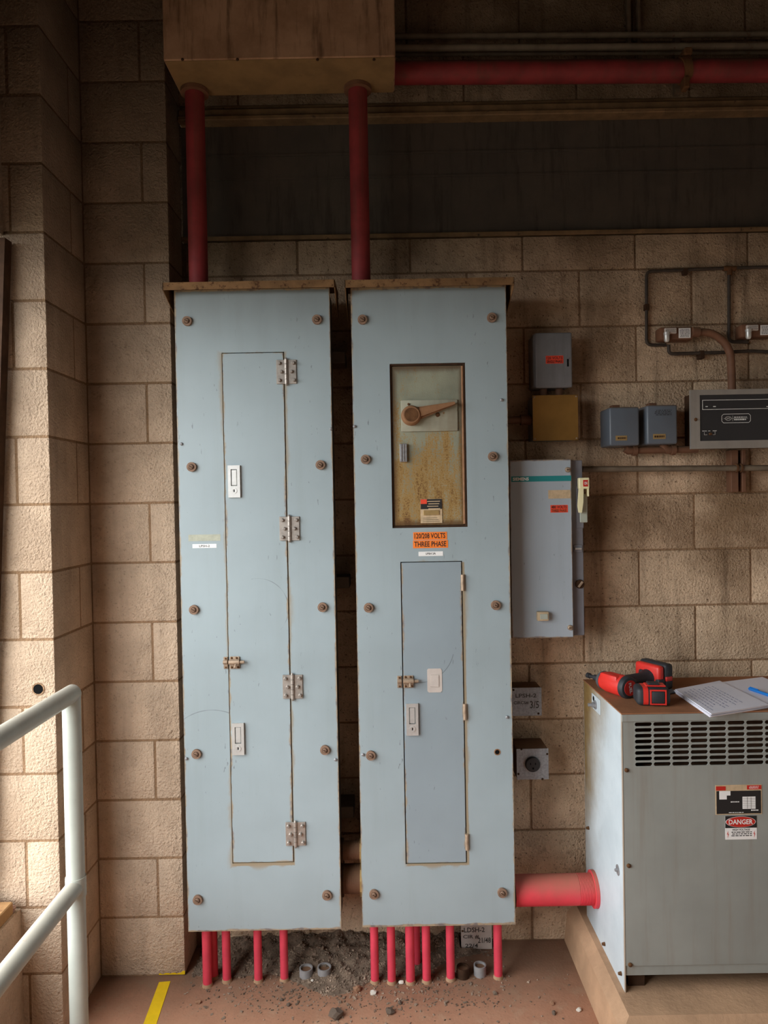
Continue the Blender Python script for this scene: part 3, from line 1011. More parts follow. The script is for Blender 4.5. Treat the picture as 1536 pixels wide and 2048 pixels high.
b.box(x0 + 0.009, x1 - 0.009, YD - 0.005, YD - 0.0021, z0 + 0.026, z0 + 0.042, 0.001)
b.build('rating_plate', ['paper_old', 'ink', 'redorange', 'brassplate'], bd)
# orange voltage label, white tape
for (ya, yb_, s, pxa, pxb) in ((1064, 1079.5, '120/208 VOLTS', 826.5, 894), (1080.5, 1096, 'THREE PHASE', 826, 896)):
    x0, x1, z0, z1 = rect(pxa, ya, pxb, yb_, YF)
    b = B()
    b.box(x0, x1, YF - 0.0006, YF - 0.0001, z0, z1)
    lb = b.build('voltage_label', 'orange', tR)
    b = B()
    b.text(s, x0 + 0.004, x1 - 0.006, z0 + 0.0045, z1 - 0.0035, YF - 0.0009)
    b.build('lettering', 'ink', lb, recalc=False)
x0, x1, z0, z1 = rect(837, 1103, 886, 1112, YF)
b = B()
b.box(x0, x1, YF - 0.0006, YF - 0.0001, z0, z1)
lb = b.build('label_tape', 'label', tR)
b = B()
b.text('LPSH 2A', x0 + 0.024, x1 - 0.024, z0 + 0.0045, z1 - 0.0035, YF - 0.0009)
b.build('lettering', 'ink', lb, recalc=False)
# lower door
b = B()
b.box(ex0 + 0.0035, ex1 - 0.0030, YF + 0.001, YF + 0.020, ez0 + 0.0025, ez1 - 0.0030, 0.0012)
door = b.build('door', 'door_r', tR)
lock_handle(door, 824.5, 1438, YF + 0.001)
x0, x1, z0, z1 = rect(854.5, 1337, 884, 1385, YF)
b = B()
YS = YF + 0.001
b.prism([(x0 + 0.005, z0), (x1 - 0.005, z0), (x1, z0 + 0.005), (x1, z1 - 0.006), (x1 - 0.004, z1), (x0 + 0.004, z1), (x0, z1 - 0.004), (x0, z0 + 0.005)],
        'y', YS - 0.0012, YS - 0.0002)
b.box(x0 + 0.010, x1 - 0.010, YS - 0.003, YS - 0.001, z0 + 0.018, z1 - 0.020, 0.0018)
b.build('worn_sticker', 'sticker', door)
slide_bolt(tR, 816, 1363, YF)
for (px, py) in ((924.5, 1165), (930, 1423), (934, 1683)):
    c = P(px, py, YF)
    hx = ex1
    b = B()
    s = S(YF)
    b.tube([(hx, YF - 0.004, c.z - 16 * s), (hx, YF - 0.004, c.z + 16 * s)], 0.0058, 12)
    b.box(hx - 0.006, hx + 0.006, YF - 0.0035, YF - 0.0002, c.z - 15.5 * s, c.z + 15.5 * s)
    b.build('hinge', 'tarnish', tR)
place_screws(tR, pr_l, [(725, 640), (983, 636), (731, 919), (985, 913), (737, 1215), (991, 1210), (741.5, 1510), (748, 1787), (1004, 1784)], YF)
for (px, py) in ((709, 853), (1003, 800), (1014, 1434), (726, 1509)):
    small_screw(tR, px, py, YF)
c = P(994.5, 1504, YF)
b = B()
b.ring((c.x, YF - 0.0012, c.z), (0, 1, 0), 0.0075, 0.0105, 0.0011, 20)
b.mi = 1
b.tube([(c.x, YF - 0.0006, c.z), (c.x, YF - 0.0001, c.z)], 0.0078, 18)
b.build('empty_screw_hole', ['rustlight', 'dark'], tR)
hood(tR, P(859, 562, YF - 0.05).x, 338 * S(YF - 0.05), P(859, 557, YF - 0.05).z, 0.024)
mount_struts(tR, cR.x - 0.04, PW, [P(700, py, YBK).z for py in (738, 1195, 1655)])

# ---- threaded nipples joining the two panels
for (py, r, lab) in ((1700, 0.031, 'upper short threaded nipple joining the two panels'), (1757, 0.0475, 'lower thick threaded nipple joining the two panels')):
    Yn = (YF + YBK) / 2 + 0.005
    c = P(702, py, Yn)
    xa, xb = cL.x + PW / 2 - 0.003, cR.x - PW / 2 + 0.003
    t = thing('conduit_nipple', (xa, Yn, c.z), lab, 'pipe nipple')
    b = B()
    pts, rr = [], []
    n = 22
    for k in range(n * 2 + 1):
        pts.append((xa + (xb - xa) * k / (2 * n), Yn, c.z))
        rr.append(r - (0.0012 if k % 2 else 0))
    b.tube(pts, rr, 28)
    b.build('threaded_pipe', 'brownpipe', t)
    for xx, mm in ((xa + 0.0005, 'rust_shade'), (xb - 0.0095, 'brassplate')):
        b = B()
        b.ring((xx, Yn, c.z), (1, 0, 0), r, r + 0.009, 0.009, 10)
        b.build('locknut', mm, t)

# ---- red conduits below and above the panels
FL = [(415, 1974, 18, 1866), (428, 1958, 17, 1866), (454, 1965, 17, 1866), (517, 1965, 16.5, 1866), (569, 1963, 16.5, 1860)]
FR = [(750, 1967, 16.5, 1852), (783.5, 1968, 16.5, 1852), (821, 1968, 18, 1852), (833, 1932, 17, 1852), (853.5, 1966, 17, 1852), (901.5, 1962, 17, 1852), (996.5, 1958, 17, 1852)]
NEXT = ['first', 'second', 'third', 'fourth', 'fifth', 'sixth', 'seventh']
for lst, side, zz in ((FL, 'left', P(526, 1861, YF).z), (FR, 'right', P(875, 1852, YF).z)):
    for i, (px, py, w, _) in enumerate(lst):
        c = PZ(px, py - 3, 0.0)
        y = min(max(c.y, YF + 0.035), YBK - 0.02)
        r = w * (y - CAM.y) / F / 2
        if side == 'left':
            lab = 'slim red conduit rising from floor into the long-door panel, %s from the block pier' % NEXT[i]
        else:
            lab = 'slim red conduit rising from floor into the rusted-door panel, %s counted from the long-door panel' % NEXT[i]
        t = thing('floor_conduit', (c.x, y, 0), lab, 'conduit', 'red conduits under the panels')
        b = B()
        b.tube([(c.x, y, 0.0), (c.x, y, 0.006), (c.x, y, zz + 0.003)], [r * 1.0, r, r], 20)
        b.build('pipe', 'red_pipe', t)
        b = B()
        b.tube([(c.x, y, 0.0), (c.x, y, 0.010)], [r * 1.22, r * 1.05], 16)
        b.build('grout_collar', 'concrete', t)

ZBOX = 3.0
for (pxa, pxb, lab) in ((397, 390, 'sooty red riser conduit above the long-door panel, nearest the block pier'),
                        (722, 717, 'sooty red riser conduit above the rusted-door panel')):
    Yc = -0.185
    a = P(pxa, 545, Yc)
    t = thing('riser_conduit', (a.x, Yc, a.z), lab, 'conduit', 'riser conduits above the panels')
    z0 = zt_l + 0.022
    b = B()
    b.tube([(a.x, Yc, z0), (a.x, Yc, ZBOX - 0.0005)], 0.0315, 24)
    b.build('pipe', 'red_pipe_old', t)
    b = B()
    b.ring((a.x, Yc, ZBOX - 0.014), (0, 0, 1), 0.031, 0.046, 0.013, 24)
    b.build('locknut', 'brownpipe', t)

# ---- wireway box
Ya, Yb2 = -0.344, -0.150
x0 = P(327, 127, Ya).x
x1 = P(791, 127, Ya).x
t = thing('wireway_box', ((x0 + x1) / 2, Yb2, ZBOX), 'large stained brown wireway box overhead with two conduits entering its underside', 'wireway')
b = B()
b.box(x0, x1, Ya, Yb2, ZBOX + 0.002, Z_CEIL - 0.02, 0.003)
b.build('box_shell', 'duct', t)
b = B()
b.box(x0 + 0.004, x1 - 0.004, Ya + 0.004, Yb2 - 0.002, ZBOX, ZBOX + 0.0018)
b.build('bottom_plate', 'ductunder', t)
for px in (365, 475, 635, 748):
    c = P(px, 119, Ya)
    b = B()
    b.tube([(c.x, Ya - 0.004, c.z), (c.x, Ya, c.z)], [0.003, 0.005], 10)
    b.build('cover_screw', 'rust_shade', t)
for k in (0.15, 0.85):
    b = B()
    xx = x0 + (x1 - x0) * k
    b.box(xx - 0.02, xx + 0.02, Yb2, 0.0, 3.3, 3.34)
    b.build('wall_bracket', 'strut', t)


# ================================================================== boxes on the back wall
def lines(b, x0, x1, z0, z1, y, rows, h=0.35, th=0.0004, seedv=1):
    """rows of broken dashes: print too small to read"""
    rnd = random.Random(seedv)
    dz = (z1 - z0) / rows
    for r in range(rows):
        x = x0 + (x1 - x0) * rnd.uniform(0, 0.12)
        while x < x1 - (x1 - x0) * 0.05:
            w = (x1 - x0) * rnd.uniform(0.06, 0.2)
            b.box(x, min(x + w, x1), y - th, y, z0 + dz * (r + 0.5 - h / 2), z0 + dz * (r + 0.5 + h / 2))
            x += w + (x1 - x0) * 0.04


# grey 120 volt box
YG = -0.105
x0, x1, z0, z1 = rect(1068, 664, 1144, 775, YG)
t = thing('junction_box', ((x0 + x1) / 2, 0, z0), 'grey rounded metal box with small red 120 volts sticker', 'electrical box')
b = B()
b.box(x0, x1, YG + 0.006, -0.002, z0 + 0.003, z1, 0.012, 3)
b.build('box_body', 'greybox', t)
b = B()
b.box(x0 + 0.004, x1 + 0.001, YG, YG + 0.012, z0, z1 - 0.002, 0.006, 3)
cv = b.build('box_cover', 'greybox', t)
xx0, xx1, zz0, zz1 = rect(1091.5, 711.5, 1126.5, 727, YG)
b = B()
b.box(xx0, xx1, YG - 0.0007, YG - 0.0001, zz0, zz1)
b.mi = 1
b.text('120 VOLTS', xx0 + 0.003, xx1 - 0.003, (zz0 + zz1) / 2 + 0.001, zz1 - 0.003, YG - 0.0011)
b.text('SINGLE PHASE', xx0 + 0.003, xx1 - 0.003, zz0 + 0.002, (zz0 + zz1) / 2 - 0.002, YG - 0.0011)
b.build('voltage_sticker', ['redorange', 'ink'], cv, recalc=False)
xx0, xx1, zz0, zz1 = rect(1134, 718, 1137.5, 733, YG)
b = B()
b.box(xx0, xx1, YG - 0.0006, YG - 0.0001, zz0, zz1)
b.build('latch_slot', 'dark', cv)

# brass covered box with two nipples up to the grey box and a conduit to the panel
YB_ = -0.10
x0, x1, z0, z1 = rect(1065.5, 790, 1156.5, 881, YB_)
zg0 = rect(1068, 664, 1144, 775, YG)[2]
t = thing('junction_box', ((x0 + x1) / 2, 0, z0), 'square junction box with flat brass coloured cover and four corner screws', 'electrical box')
b = B()
b.box(x0 + 0.004, x1 - 0.004, YB_ + 0.003, -0.002, z0 + 0.004, z1 - 0.004, 0.002)
b.build('box_body', 'greybox', t)
b = B()
b.box(x0, x1, YB_, YB_ + 0.003, z0, z1, 0.001)
cv = b.build('cover_plate', 'brass', t)
for sx in (0, 1):
    for sz in (0, 1):
        cx, cz = (x0 + 0.0065, x1 - 0.0065)[sx], (z0 + 0.0065, z1 - 0.0065)[sz]
        b = B()
        b.tube([(cx, YB_ - 0.003, cz), (cx, YB_ - 0.0001, cz)], [0.0022, 0.0036], 10)
        b.build('screw', 'tarnish', cv)
for px in (1086, 1117):
    xx = P(px, 783, -0.05).x
    b = B()
    b.tube([(xx, -0.055, z1 - 0.006), (xx, -0.055, zg0 + 0.004)], 0.0135, 16)
    b.build('nipple', 'brownpipe', t)
c = P(1040, 840, -0.06)
t = thing('conduit', (c.x, -0.06, c.z), 'short sooty conduit between the rusted-door panel and the brass box', 'conduit')
xa = cR.x + PW / 2 - 0.003
b = B()
b.tube([(xa - 0.06, -0.06, c.z), (x0 + 0.005, -0.06, c.z)], 0.0135, 16)
b.build('pipe', 'brownpipe', t)
xx = P(1052, 840, -0.06).x
b = B()
b.tube([(xx - 0.02, -0.06, c.z), (xx + 0.016, -0.06, c.z)], 0.0185, 16)
b.build('coupling', 'brownpipe', t)

# ---- motor starter
YSt = -0.176
x0, x1, z0, z1 = rect(1021, 919, 1145, 1277, YSt)
xr = P(1167, 1100, YSt + 0.026).x
t = thing('motor_starter', ((x0 + x1) / 2, 0, z0), 'grey motor starter box with teal brand band and cream disconnect lever', 'starter box')
b = B()
b.box(x0 + 0.001, xr, YSt + 0.026, -0.002, z0 + 0.002, z1 - 0.003, 0.002)
b.build('enclosure', 'starterside', t)
b = B()
b.box(x0, x1, YSt, YSt + 0.0255, z0, z1, 0.002)
dr = b.build('front_door', 'starter', t)
for (px, py) in ((1135, 939.5), (1140, 1255)):
    c = P(px, py, YSt)
    b = B()
    b.tube([(c.x, YSt - 0.011, c.z), (c.x, YSt - 0.009, c.z), (c.x, YSt - 0.0002, c.z)], [0.006, 0.008, 0.0092], 14)
    b.mi = 1
    b.box(c.x - 0.006, c.x + 0.006, YSt - 0.0115, YSt - 0.011, c.z - 0.0012, c.z + 0.0012)
    b.build('captive_screw', ['tarnish', 'rust_shade'], dr)
xx0, xx1, zz0, zz1 = rect(1022.5, 952, 1142.5, 963, YSt)
xx0, xx1 = max(xx0, x0 + 0.002), min(xx1, x1 - 0.001)
b = B()
b.box(xx0, xx1, YSt - 0.0006, YSt - 0.0001, zz0, zz1)
b.mi = 1
q = S(YSt)
b.text('SIEMENS', xx0 + 3 * q, xx0 + 35 * q, zz0 + 2.4 * q, zz1 - 2.2 * q, YSt - 0.001, bold=0.035)
b.build('brand_band', ['teal', 'white'], dr, recalc=False)
xx0, xx1, zz0, zz1 = rect(1096.5, 980, 1141, 997, YSt)
b = B()
b.box(xx0, xx1, YSt - 0.0007, YSt - 0.0001, zz0, zz1)
b.build('faded_name_label', 'paper_old', dr)
xx0, xx1, zz0, zz1 = rect(1101, 1010, 1135.5, 1025, YSt)
b = B()
b.box(xx0, xx1, YSt - 0.0007, YSt - 0.0001, zz0, zz1)
b.mi = 1
zm = (zz0 + zz1) / 2
b.text('480 VOLTS', xx0 + 0.003, xx1 - 0.004, zm + 0.001, zz1 - 0.002, YSt - 0.0011)
b.mi = 2
b.text('THREE PHASE', xx0 + 0.003, xx1 - 0.004, zz0 + 0.002, zm - 0.0015, YSt - 0.0011)
b.build('voltage_sticker', ['redorange', 'ink', 'rust'], dr, recalc=False)
xx0, xx1, zz0, zz1 = rect(1072.5, 1222, 1095, 1240, YSt)
b = B()
b.box(xx0, xx1, YSt - 0.022, YSt - 0.0002, zz0, zz1, 0.003, 2)
b.mi = 1
b.box(xx0 + 0.008, xx1 - 0.004, YSt - 0.0235, YSt - 0.0215, zz0 + 0.006, zz1 - 0.007, 0.0005)
b.build('reset_button', ['beige', 'clear'], dr)
# disconnect on the right flange
YFg = YSt + 0.026
q = S(YFg)
c = P(1161, 1000, YFg)
b = B()
b.box(c.x - 9 * q, c.x + 5 * q, YFg - 0.004, YFg - 0.0002, c.z - 56 * q, c.z + 28 * q, 0.001)
b.build('disconnect_plate', 'starterside', t)
b = B()
x2 = c.x + 8 * q
b.box(c.x - 3 * q, x2 + 4 * q, YFg - 0.012, YFg - 0.004, c.z - 45 * q, c.z + 12 * q, 0.002)
b.build('lever_guard', 'clear', t)
zc = P(1163, 967, YFg).z
b = B()
b.box(c.x - 7 * q, c.x + 13 * q, YFg - 0.032, YFg - 0.008, zc - 11 * q, zc + 11 * q, 0.002)
b.box(c.x + 9.5 * q, c.x + 12.5 * q, YFg - 0.03, YFg - 0.010, zc - 26 * q, zc - 10 * q, 0.001)
b.prism([(c.x - 6 * q, zc - 10 * q), (c.x + 1 * q, zc - 10 * q), (c.x + 0 * q, zc - 38 * q), (c.x - 3 * q, zc - 58 * q), (c.x - 7 * q, zc - 58 * q), (c.x - 9 * q, zc - 44 * q)],
        'y', YFg - 0.034, YFg - 0.014)
b.mi = 1
b.box(c.x + 0.5 * q, c.x + 10 * q, YFg - 0.0328, YFg - 0.0318, zc - 6.5 * q, zc + 6.5 * q)
b.mi = 2
b.text('ON', c.x + 2.5 * q, c.x + 8.5 * q, zc - 3 * q, zc + 3 * q, YFg - 0.0333)
b.build('disconnect_lever', ['cream', 'redpaint', 'white'], t, recalc=False)
c = P(1156, 1097, YFg)
b = B()
b.box(c.x - 9 * q, c.x + 8 * q, YFg - 0.003, YFg - 0.0002, c.z - 7.5 * q, c.z + 7.5 * q, 0.001)
b.mi = 1
b.tube([(c.x - 7 * q, YFg - 0.006, c.z), (c.x + 6 * q, YFg - 0.006, c.z)], 0.0042, 12)
b.build('padlock_hasp', ['starterside', 'chrome'], t)
c = P(1159.5, 1168, YFg)
b = B()
b.tube([(c.x, YFg - 0.008, c.z), (c.x, YFg - 0.006, c.z), (c.x, YFg - 0.0002, c.z)], [0.012, 0.0148, 0.0155], 22)
b.mi = 1
b.box(c.x - 0.012, c.x + 0.012, YFg - 0.014, YFg - 0.007, c.z - 0.0035, c.z + 0.0035, 0.001,
      mat=Matrix.Translation(c) @ Matrix.Rotation(-0.9, 4, 'Y') @ Matrix.Translation(-c))
b.build('turn_knob', ['rust_shade', 'tarnish'], t)

# ---- two slate boxes
YQ = -0.11
SLB = ((1219, 814, 1279, 891, (1222, 871, 1271, 881), (1231, 871.5, 1254, 881), 'plain slate grey relay box with brass tag, the one with blank front'),
       (1294, 810, 1355, 888, None, (1306, 868, 1331, 878), 'slate grey relay box with faint printing and brass tag, beside the alarm panel'))
for i, (a, b_, c_, d_, _, tagr, lab) in enumerate(SLB):
    x0, x1, z0, z1 = rect(a, b_, c_, d_, YQ)
    t = thing('relay_box', ((x0 + x1) / 2, 0, z0), lab, 'relay box', 'slate relay boxes')
    bb = B()
    bb.box(x0, x1, YQ, -0.001, z0, z1, 0.007, 3)
    bb.build('cover', 'slate', t)
    xx0, xx1, zz0, zz1 = rect(*tagr, YQ)
    bb = B()
    bb.box(xx0, xx1, YQ - 0.0012, YQ - 0.0001, zz0, zz1)
    bb.mi = 1
    lines(bb, xx0 + 0.004, xx1 - 0.004, zz0 + 0.003, zz1 - 0.003, YQ - 0.0012, 1, 0.6, 0.0003, i)
    bb.build('brass_tag', ['brassplate', 'rust_shade'], t)
    if i == 1:
        xx0, xx1, zz0, zz1 = rect(1309, 819, 1343, 831, YQ)
        bb = B()
        lines(bb, xx0, xx1, zz0, zz1, YQ - 0.0001, 4, 0.4, 0.0003, 5)
        bb.build('printed_notice', 'ink', t)
    xm = x0 + 0.04
    bb = B()
    bb.box(xm - 0.014, xm + 0.014, -0.06, -0.03, z1 - 0.004, z1 + 0.014, 0.002)
    bb.build('top_lug', 'brownpipe', t)
zc = P(1310, 900, -0.055).z
t = thing('conduit_run', (P(1250, 900, -0.055).x, -0.055, zc), 'rust brown conduit with two elbows feeding the slate relay boxes', 'conduit')
xr1 = P(1395, 900, -0.055).x
b = B()
xe = P(1258, 900, -0.055).x
b.tube([(xe, -0.055, zc), (xr1, -0.055, zc)], 0.0125, 16)
b.build('pipe', 'brownpipe', t)
for px, zz in ((1250, rect(1219, 814, 1279, 891, YQ)[2]), (1327, rect(1294, 810, 1355, 888, YQ)[2])):
    xx = P(px, 900, -0.055).x
    b = B()
    top = zz - 0.0005
    b.tube([(xx, -0.055, top), (xx, -0.055, zc + 0.014), (xx + 0.004, -0.055, zc + 0.006), (xx + 0.012, -0.055, zc), (xx + 0.034, -0.055, zc)], 0.0150, 16)
    b.ring((xx + 0.026, -0.055, zc), (1, 0, 0), 0.0130, 0.0195, 0.014, 18)
    b.build('elbow', 'brownpipe', t)

# ---- alarm panel
YA = -0.12
x0, _, z1, _ = rect(1381, 779, 1383, 781, YA)
z0 = P(1381, 898, YA).z
z1 = P(1381, 780, YA).z
x1 = x0 + 0.46
t = thing('alarm_panel', ((x0 + x1) / 2, 0, z0), 'alarm panel with aluminium frame and black printed face', 'alarm panel')
b = B()
b.box(x0 + 0.028, x1 - 0.028, YA + 0.012, -0.001, z0 + 0.006, z1 - 0.006, 0.002)
b.build('housing', 'rust_shade', t)  # dark colour stands in for the shade behind the frame
fx0, fz0, fz1 = P(1400, 840, YA).x, P(1405, 882, YA).z, P(1405, 790, YA).z
fx1 = x1 - (fx0 - x0)
b = B()
b.plate(x0, x1, z0, z1, YA, YA + 0.0115, [(fx0, fx1, fz0, fz1)])
fr_ = b.build('frame', 'alu', t)
c = P(1391.5, 839, YA)
b = B()
b.tube([(c.x, YA - 0.004, c.z), (c.x, YA - 0.0001, c.z)], [0.0035, 0.0062], 14)
b.build('frame_screw', 'rust', fr_)
b = B()
YA2 = YA + 0.002
b.box(fx0 + 0.0003, fx1 - 0.0003, YA2, YA + 0.0112, fz0 + 0.0003, fz1 - 0.0003)
face = b.build('black_face', 'paneldark', t)
b = B()
q = S(YA)
yp = YA2 - 0.0004
gx0, gz1, gz0 = P(1405, 800, YA).x, P(1405, 800, YA).z, P(1405, 819.5, YA).z
gx1 = x1 - (gx0 - x0)
lw_ = 0.0016
b.plate(gx0, gx1, gz0, gz1, yp, yp + 0.0003, [(gx0 + lw_, gx1 - lw_, gz0 + lw_, gz1 - lw_)])
for (px, w) in ((1411, 5), (1426, 6), (1533, 6)):
    a = P(px, 813, YA)
    lines(b, a.x, a.x + w * q, a.z - 1.2 * q, a.z + 1.2 * q, yp + 0.0003, 1, 0.7, 0.0003, px)
# outlined emblem with an oval monogram beside two lines of lettering
e0, e1 = P(1444, 836.5, YA), P(1501.5, 836.5, YA)
ez = (e0.z + e1.z) / 2
hh, cc = 8.7 * q, 3.5 * q


def octo(g):
    return [(e0.x + g, ez - hh + cc), (e0.x + cc, ez - hh + g), (e1.x - cc, ez - hh + g), (e1.x - g, ez - hh + cc),
            (e1.x - g, ez + hh - cc), (e1.x - cc, ez + hh - g), (e0.x + cc, ez + hh - g), (e0.x + g, ez + hh - cc), (e0.x + g, ez - hh + cc)]


b.ribbon(octo(0), 0.0014, yp)
ox, oz = e0.x + 13 * q, ez
b.ribbon([(ox + 6 * q * math.cos(a * math.pi / 12), oz + 3.8 * q * math.sin(a * math.pi / 12)) for a in range(25)], 0.0010, yp)
b.text('J-C', ox - 3.4 * q, ox + 3.4 * q, oz - 1.7 * q, oz + 1.7 * q, yp)
b.ribbon([(ox - 9 * q, oz), (ox - 6 * q, oz)], 0.0008, yp)
b.ribbon([(ox + 6 * q, oz), (e1.x - 5 * q, oz)], 0.0006, yp)
b.ribbon([(ox + 8.8 * q, oz - 5.5 * q), (ox + 8.8 * q, oz + 5.5 * q)], 0.0008, yp)
lines(b, ox + 11 * q, e1.x - 7 * q, oz + 0.9 * q, oz + 3.6 * q, yp + 0.0003, 1, 0.6, 0.0003, 3)
lines(b, ox + 11 * q, e1.x - 9 * q, oz - 4.2 * q, oz - 0.9 * q, yp + 0.0003, 1, 0.75, 0.0003, 4)
s0 = P(1420, 868, YA)
for dx, w in ((-15, 9), (-3, 4), (6, 8)):
    lines(b, s0.x + dx * q, s0.x + (dx + w) * q, s0.z + 5.5 * q, s0.z + 7 * q, yp + 0.0003, 1, 0.8, 0.0003, dx + 60)
b.ribbon([(s0.x - 11 * q, s0.z + 4 * q), (s0.x - 11 * q, s0.z - 1.5 * q), (s0.x - 5 * q, s0.z - 1.5 * q)], 0.0010, yp)
b.ribbon([(s0.x + 10.5 * q, s0.z + 5 * q), (s0.x + 10.5 * q, s0.z - 1.5 * q), (s0.x + 6 * q, s0.z - 1.5 * q)], 0.0010, yp)
b.build('face_print', 'white', face, recalc=False)
b = B()
b.tube([(s0.x + 1 * q, YA2 - 0.006, s0.z), (s0.x + 1 * q, YA2 - 0.0002, s0.z)], [0.004, 0.0052], 12)
b.build('key_switch', 'rust', face)

# ---- conduit, strut below the alarm panel
t = thing('conduit_run', tuple(P(1300, 938, -0.06)), 'long grey rusty conduit running right from the motor starter', 'conduit')
a = P(1165, 938.5, -0.06)
e = P(1500, 936, -0.06)
b = B()
b.tube([a, (a + e) / 2, e, e + (e - a) * 1.2], 0.0105, 14)
b.build('pipe', 'conduit', t)
for px in (1472, 1481):
    c = P(px, 936, -0.06)
    b = B()
    b.ring((c.x - 0.002, -0.06, c.z), (1, 0, 0), 0.0106, 0.0155, 0.006, 16)
    b.build('pipe_clamp', 'rust', t)
q = S(-0.03)
c = P(1476, 940, -0.03)
ztop, zbot = P(1476, 898, -0.04).z, P(1476, 984, -0.04).z
t = thing('strut_channel', (c.x, 0, zbot), 'short rusty slotted strut channel fixed upright below the alarm panel', 'strut')
b = B()
b.box(c.x - 16 * q, c.x - 2 * q, -0.040, -0.0005, zbot, z0 - 0.001, 0.001)
b.box(c.x + 6 * q, c.x + 13 * q, -0.040, -0.0005, zbot, z0 - 0.001, 0.001)
b.box(c.x - 2 * q, c.x + 6 * q, -0.008, -0.0006, zbot, z0 - 0.001)
b.build('channel', 'brownpipe', t)

# ---- tubing lines and their two pressure switches
def wpath(pts, Y):
    return [P(px, py, Y) for (px, py) in pts]


def rounded(pts, r=0.02, n=5):
    out = [pts[0]]
    for i in range(1, len(pts) - 1):
        a, b_, c_ = Vector(pts[i - 1]), Vector(pts[i]), Vector(pts[i + 1])
        u, v = (a - b_).normalized(), (c_ - b_).normalized()
        p0, p1 = b_ + u * r, b_ + v * r
        for k in range(n + 1):
            s = k / n
            out.append(p0 * (1 - s) ** 2 + b_ * 2 * s * (1 - s) + p1 * s * s)
    out.append(pts[-1])
    return out


YT = -0.011
t = thing('tubing_line', tuple(P(1296, 690, YT)), 'black sooty tubing looping above the pressure switches, with tee', 'tubing')
b = B()
b.tube(rounded(wpath([(1332, 690), (1293, 690), (1293, 543), (1460, 536)], YT)), 0.0058, 10)
b.tube(wpath([(1460, 536), (1640, 531)], YT), 0.0058, 10)
b.build('tube_loop', 'tubing', t)
b = B()
b.tube(rounded(wpath([(1458, 536), (1458, 684), (1496, 684)], YT)), 0.0058, 10)
b.build('tube_drop', 'tubing', t)
c = P(1459, 537, YT)
b = B()
b.tube([(c.x - 0.022, YT, c.z), (c.x + 0.022, YT, c.z)], 0.009, 12)
b.tube([(c.x, YT, c.z), (c.x, YT, c.z - 0.024)], 0.009, 12)
b.build('tee_fitting', 'rust', t)
for px, py in ((1370, 541), (1293, 612)):
    c = P(px, py, YT)
    b = B()
    b.box(c.x - 0.008, c.x + 0.008, YT - 0.0075, -0.0005, c.z - 0.016, c.z + 0.006, 0.001)
    b.build('tube_clip', 'rust_shade', t)
t = thing('tubing_line', tuple(P(1340, 706, YT)), 'black sooty tubing running right beneath the pressure switches', 'tubing')
b = B()
b.tube(rounded(wpath([(1337, 690), (1338, 708), (1440, 705), (1503, 702), (1640, 709)], YT - 0.014), 0.015), 0.0062, 10)
b.build('tube_run', 'tubing', t)
c = P(1400, 712, YT)
b = B()
b.box(c.x - 0.008, c.x + 0.008, YT - 0.020, -0.0005, c.z - 0.012, c.z + 0.016, 0.001)
b.build('tube_clip', 'rust_shade', t)
for i, (dx, dy, lab) in enumerate(((0, 0, 'small pressure switch with white notice, joined to the curved brown conduit'), (163.5, -6, 'small pressure switch with white notice, second from the grey 120 volt box'))):
    Yw = -0.055
    x0, x1, z0, z1 = rect(1321 + dx, 653 + dy, 1387 + dx, 679 + dy, Yw)
    t = thing('pressure_switch', ((x0 + x1) / 2, 0, z0), lab, 'switch', 'pressure switches')
    b = B()
    b.box(x0, x1, Yw + 0.004, -0.001, z0, z1, 0.006, 2)
    b.build('switch_body', 'brownpipe', t)
    xx0, xx1, zz0, zz1 = rect(1329 + dx, 656.5 + dy, 1352 + dx, 667.5 + dy, Yw)
    b = B()
    b.box(xx0, xx1, Yw - 0.006, Yw + 0.0045, zz0, zz1, 0.0015)
    b.mi = 1
    lines(b, xx0 + 0.003, xx1 - 0.003, zz0 + 0.003, zz1 - 0.003, Yw - 0.006, 3, 0.35, 0.0003, 9)
    b.build('metal_tag', ['sticker', 'marker'], t)
    xx0, xx1, zz0, zz1 = rect(1358 + dx, 656 + dy, 1381.5 + dx, 675.5 + dy, Yw)
    b = B()
    b.box(xx0, xx1, Yw + 0.0015, Yw + 0.0042, zz0, zz1)
    b.mi = 1
    lines(b, xx0 + 0.003, xx1 - 0.003, zz0 + 0.002, zz1 - 0.002, Yw + 0.0015, 6, 0.4, 0.0003, 12 + i)
    b.build('paper_notice', ['label', 'ink'], t)
    c = P(1333.5 + dx, 674 + dy, Yw - 0.004)
    b = B()
    b.tube([(c.x, Yw - 0.004, c.z + 0.016), (c.x, Yw - 0.004, c.z + 0.008), (c.x, Yw - 0.004, c.z + 0.0078), (c.x, Yw - 0.004, c.z - 0.012), (c.x, Yw - 0.004, c.z - 0.018)],
           [0.011, 0.011, 0.0095, 0.0095, 0.006], 12)
    b.build('compression_fitting', 'chrome', t)
# curved brown conduit
Yc = -0.052
pts = [P(1384, 664, Yc), P(1400, 664.5, Yc)]
for k in range(1, 10):
    a = math.radians(90 - 10 * k)
    pts.append(P(1404 + 58 * math.cos(a), 722 - 58 * math.sin(a), Yc))
pts += [P(1463, 745, Yc), P(1464, 783, Yc)]
t = thing('bent_conduit', tuple(pts[-1]), 'rust brown conduit curving from pressure switch down into alarm panel', 'conduit')
b = B()
b.tube(pts, 0.0135, 16)
b.build('pipe', 'brownpipe', t)
b = B()
b.tube([P(1384, 664, Yc), P(1398, 664.4, Yc)], 0.0175, 16)
b.build('coupling', 'brownpipe', t)

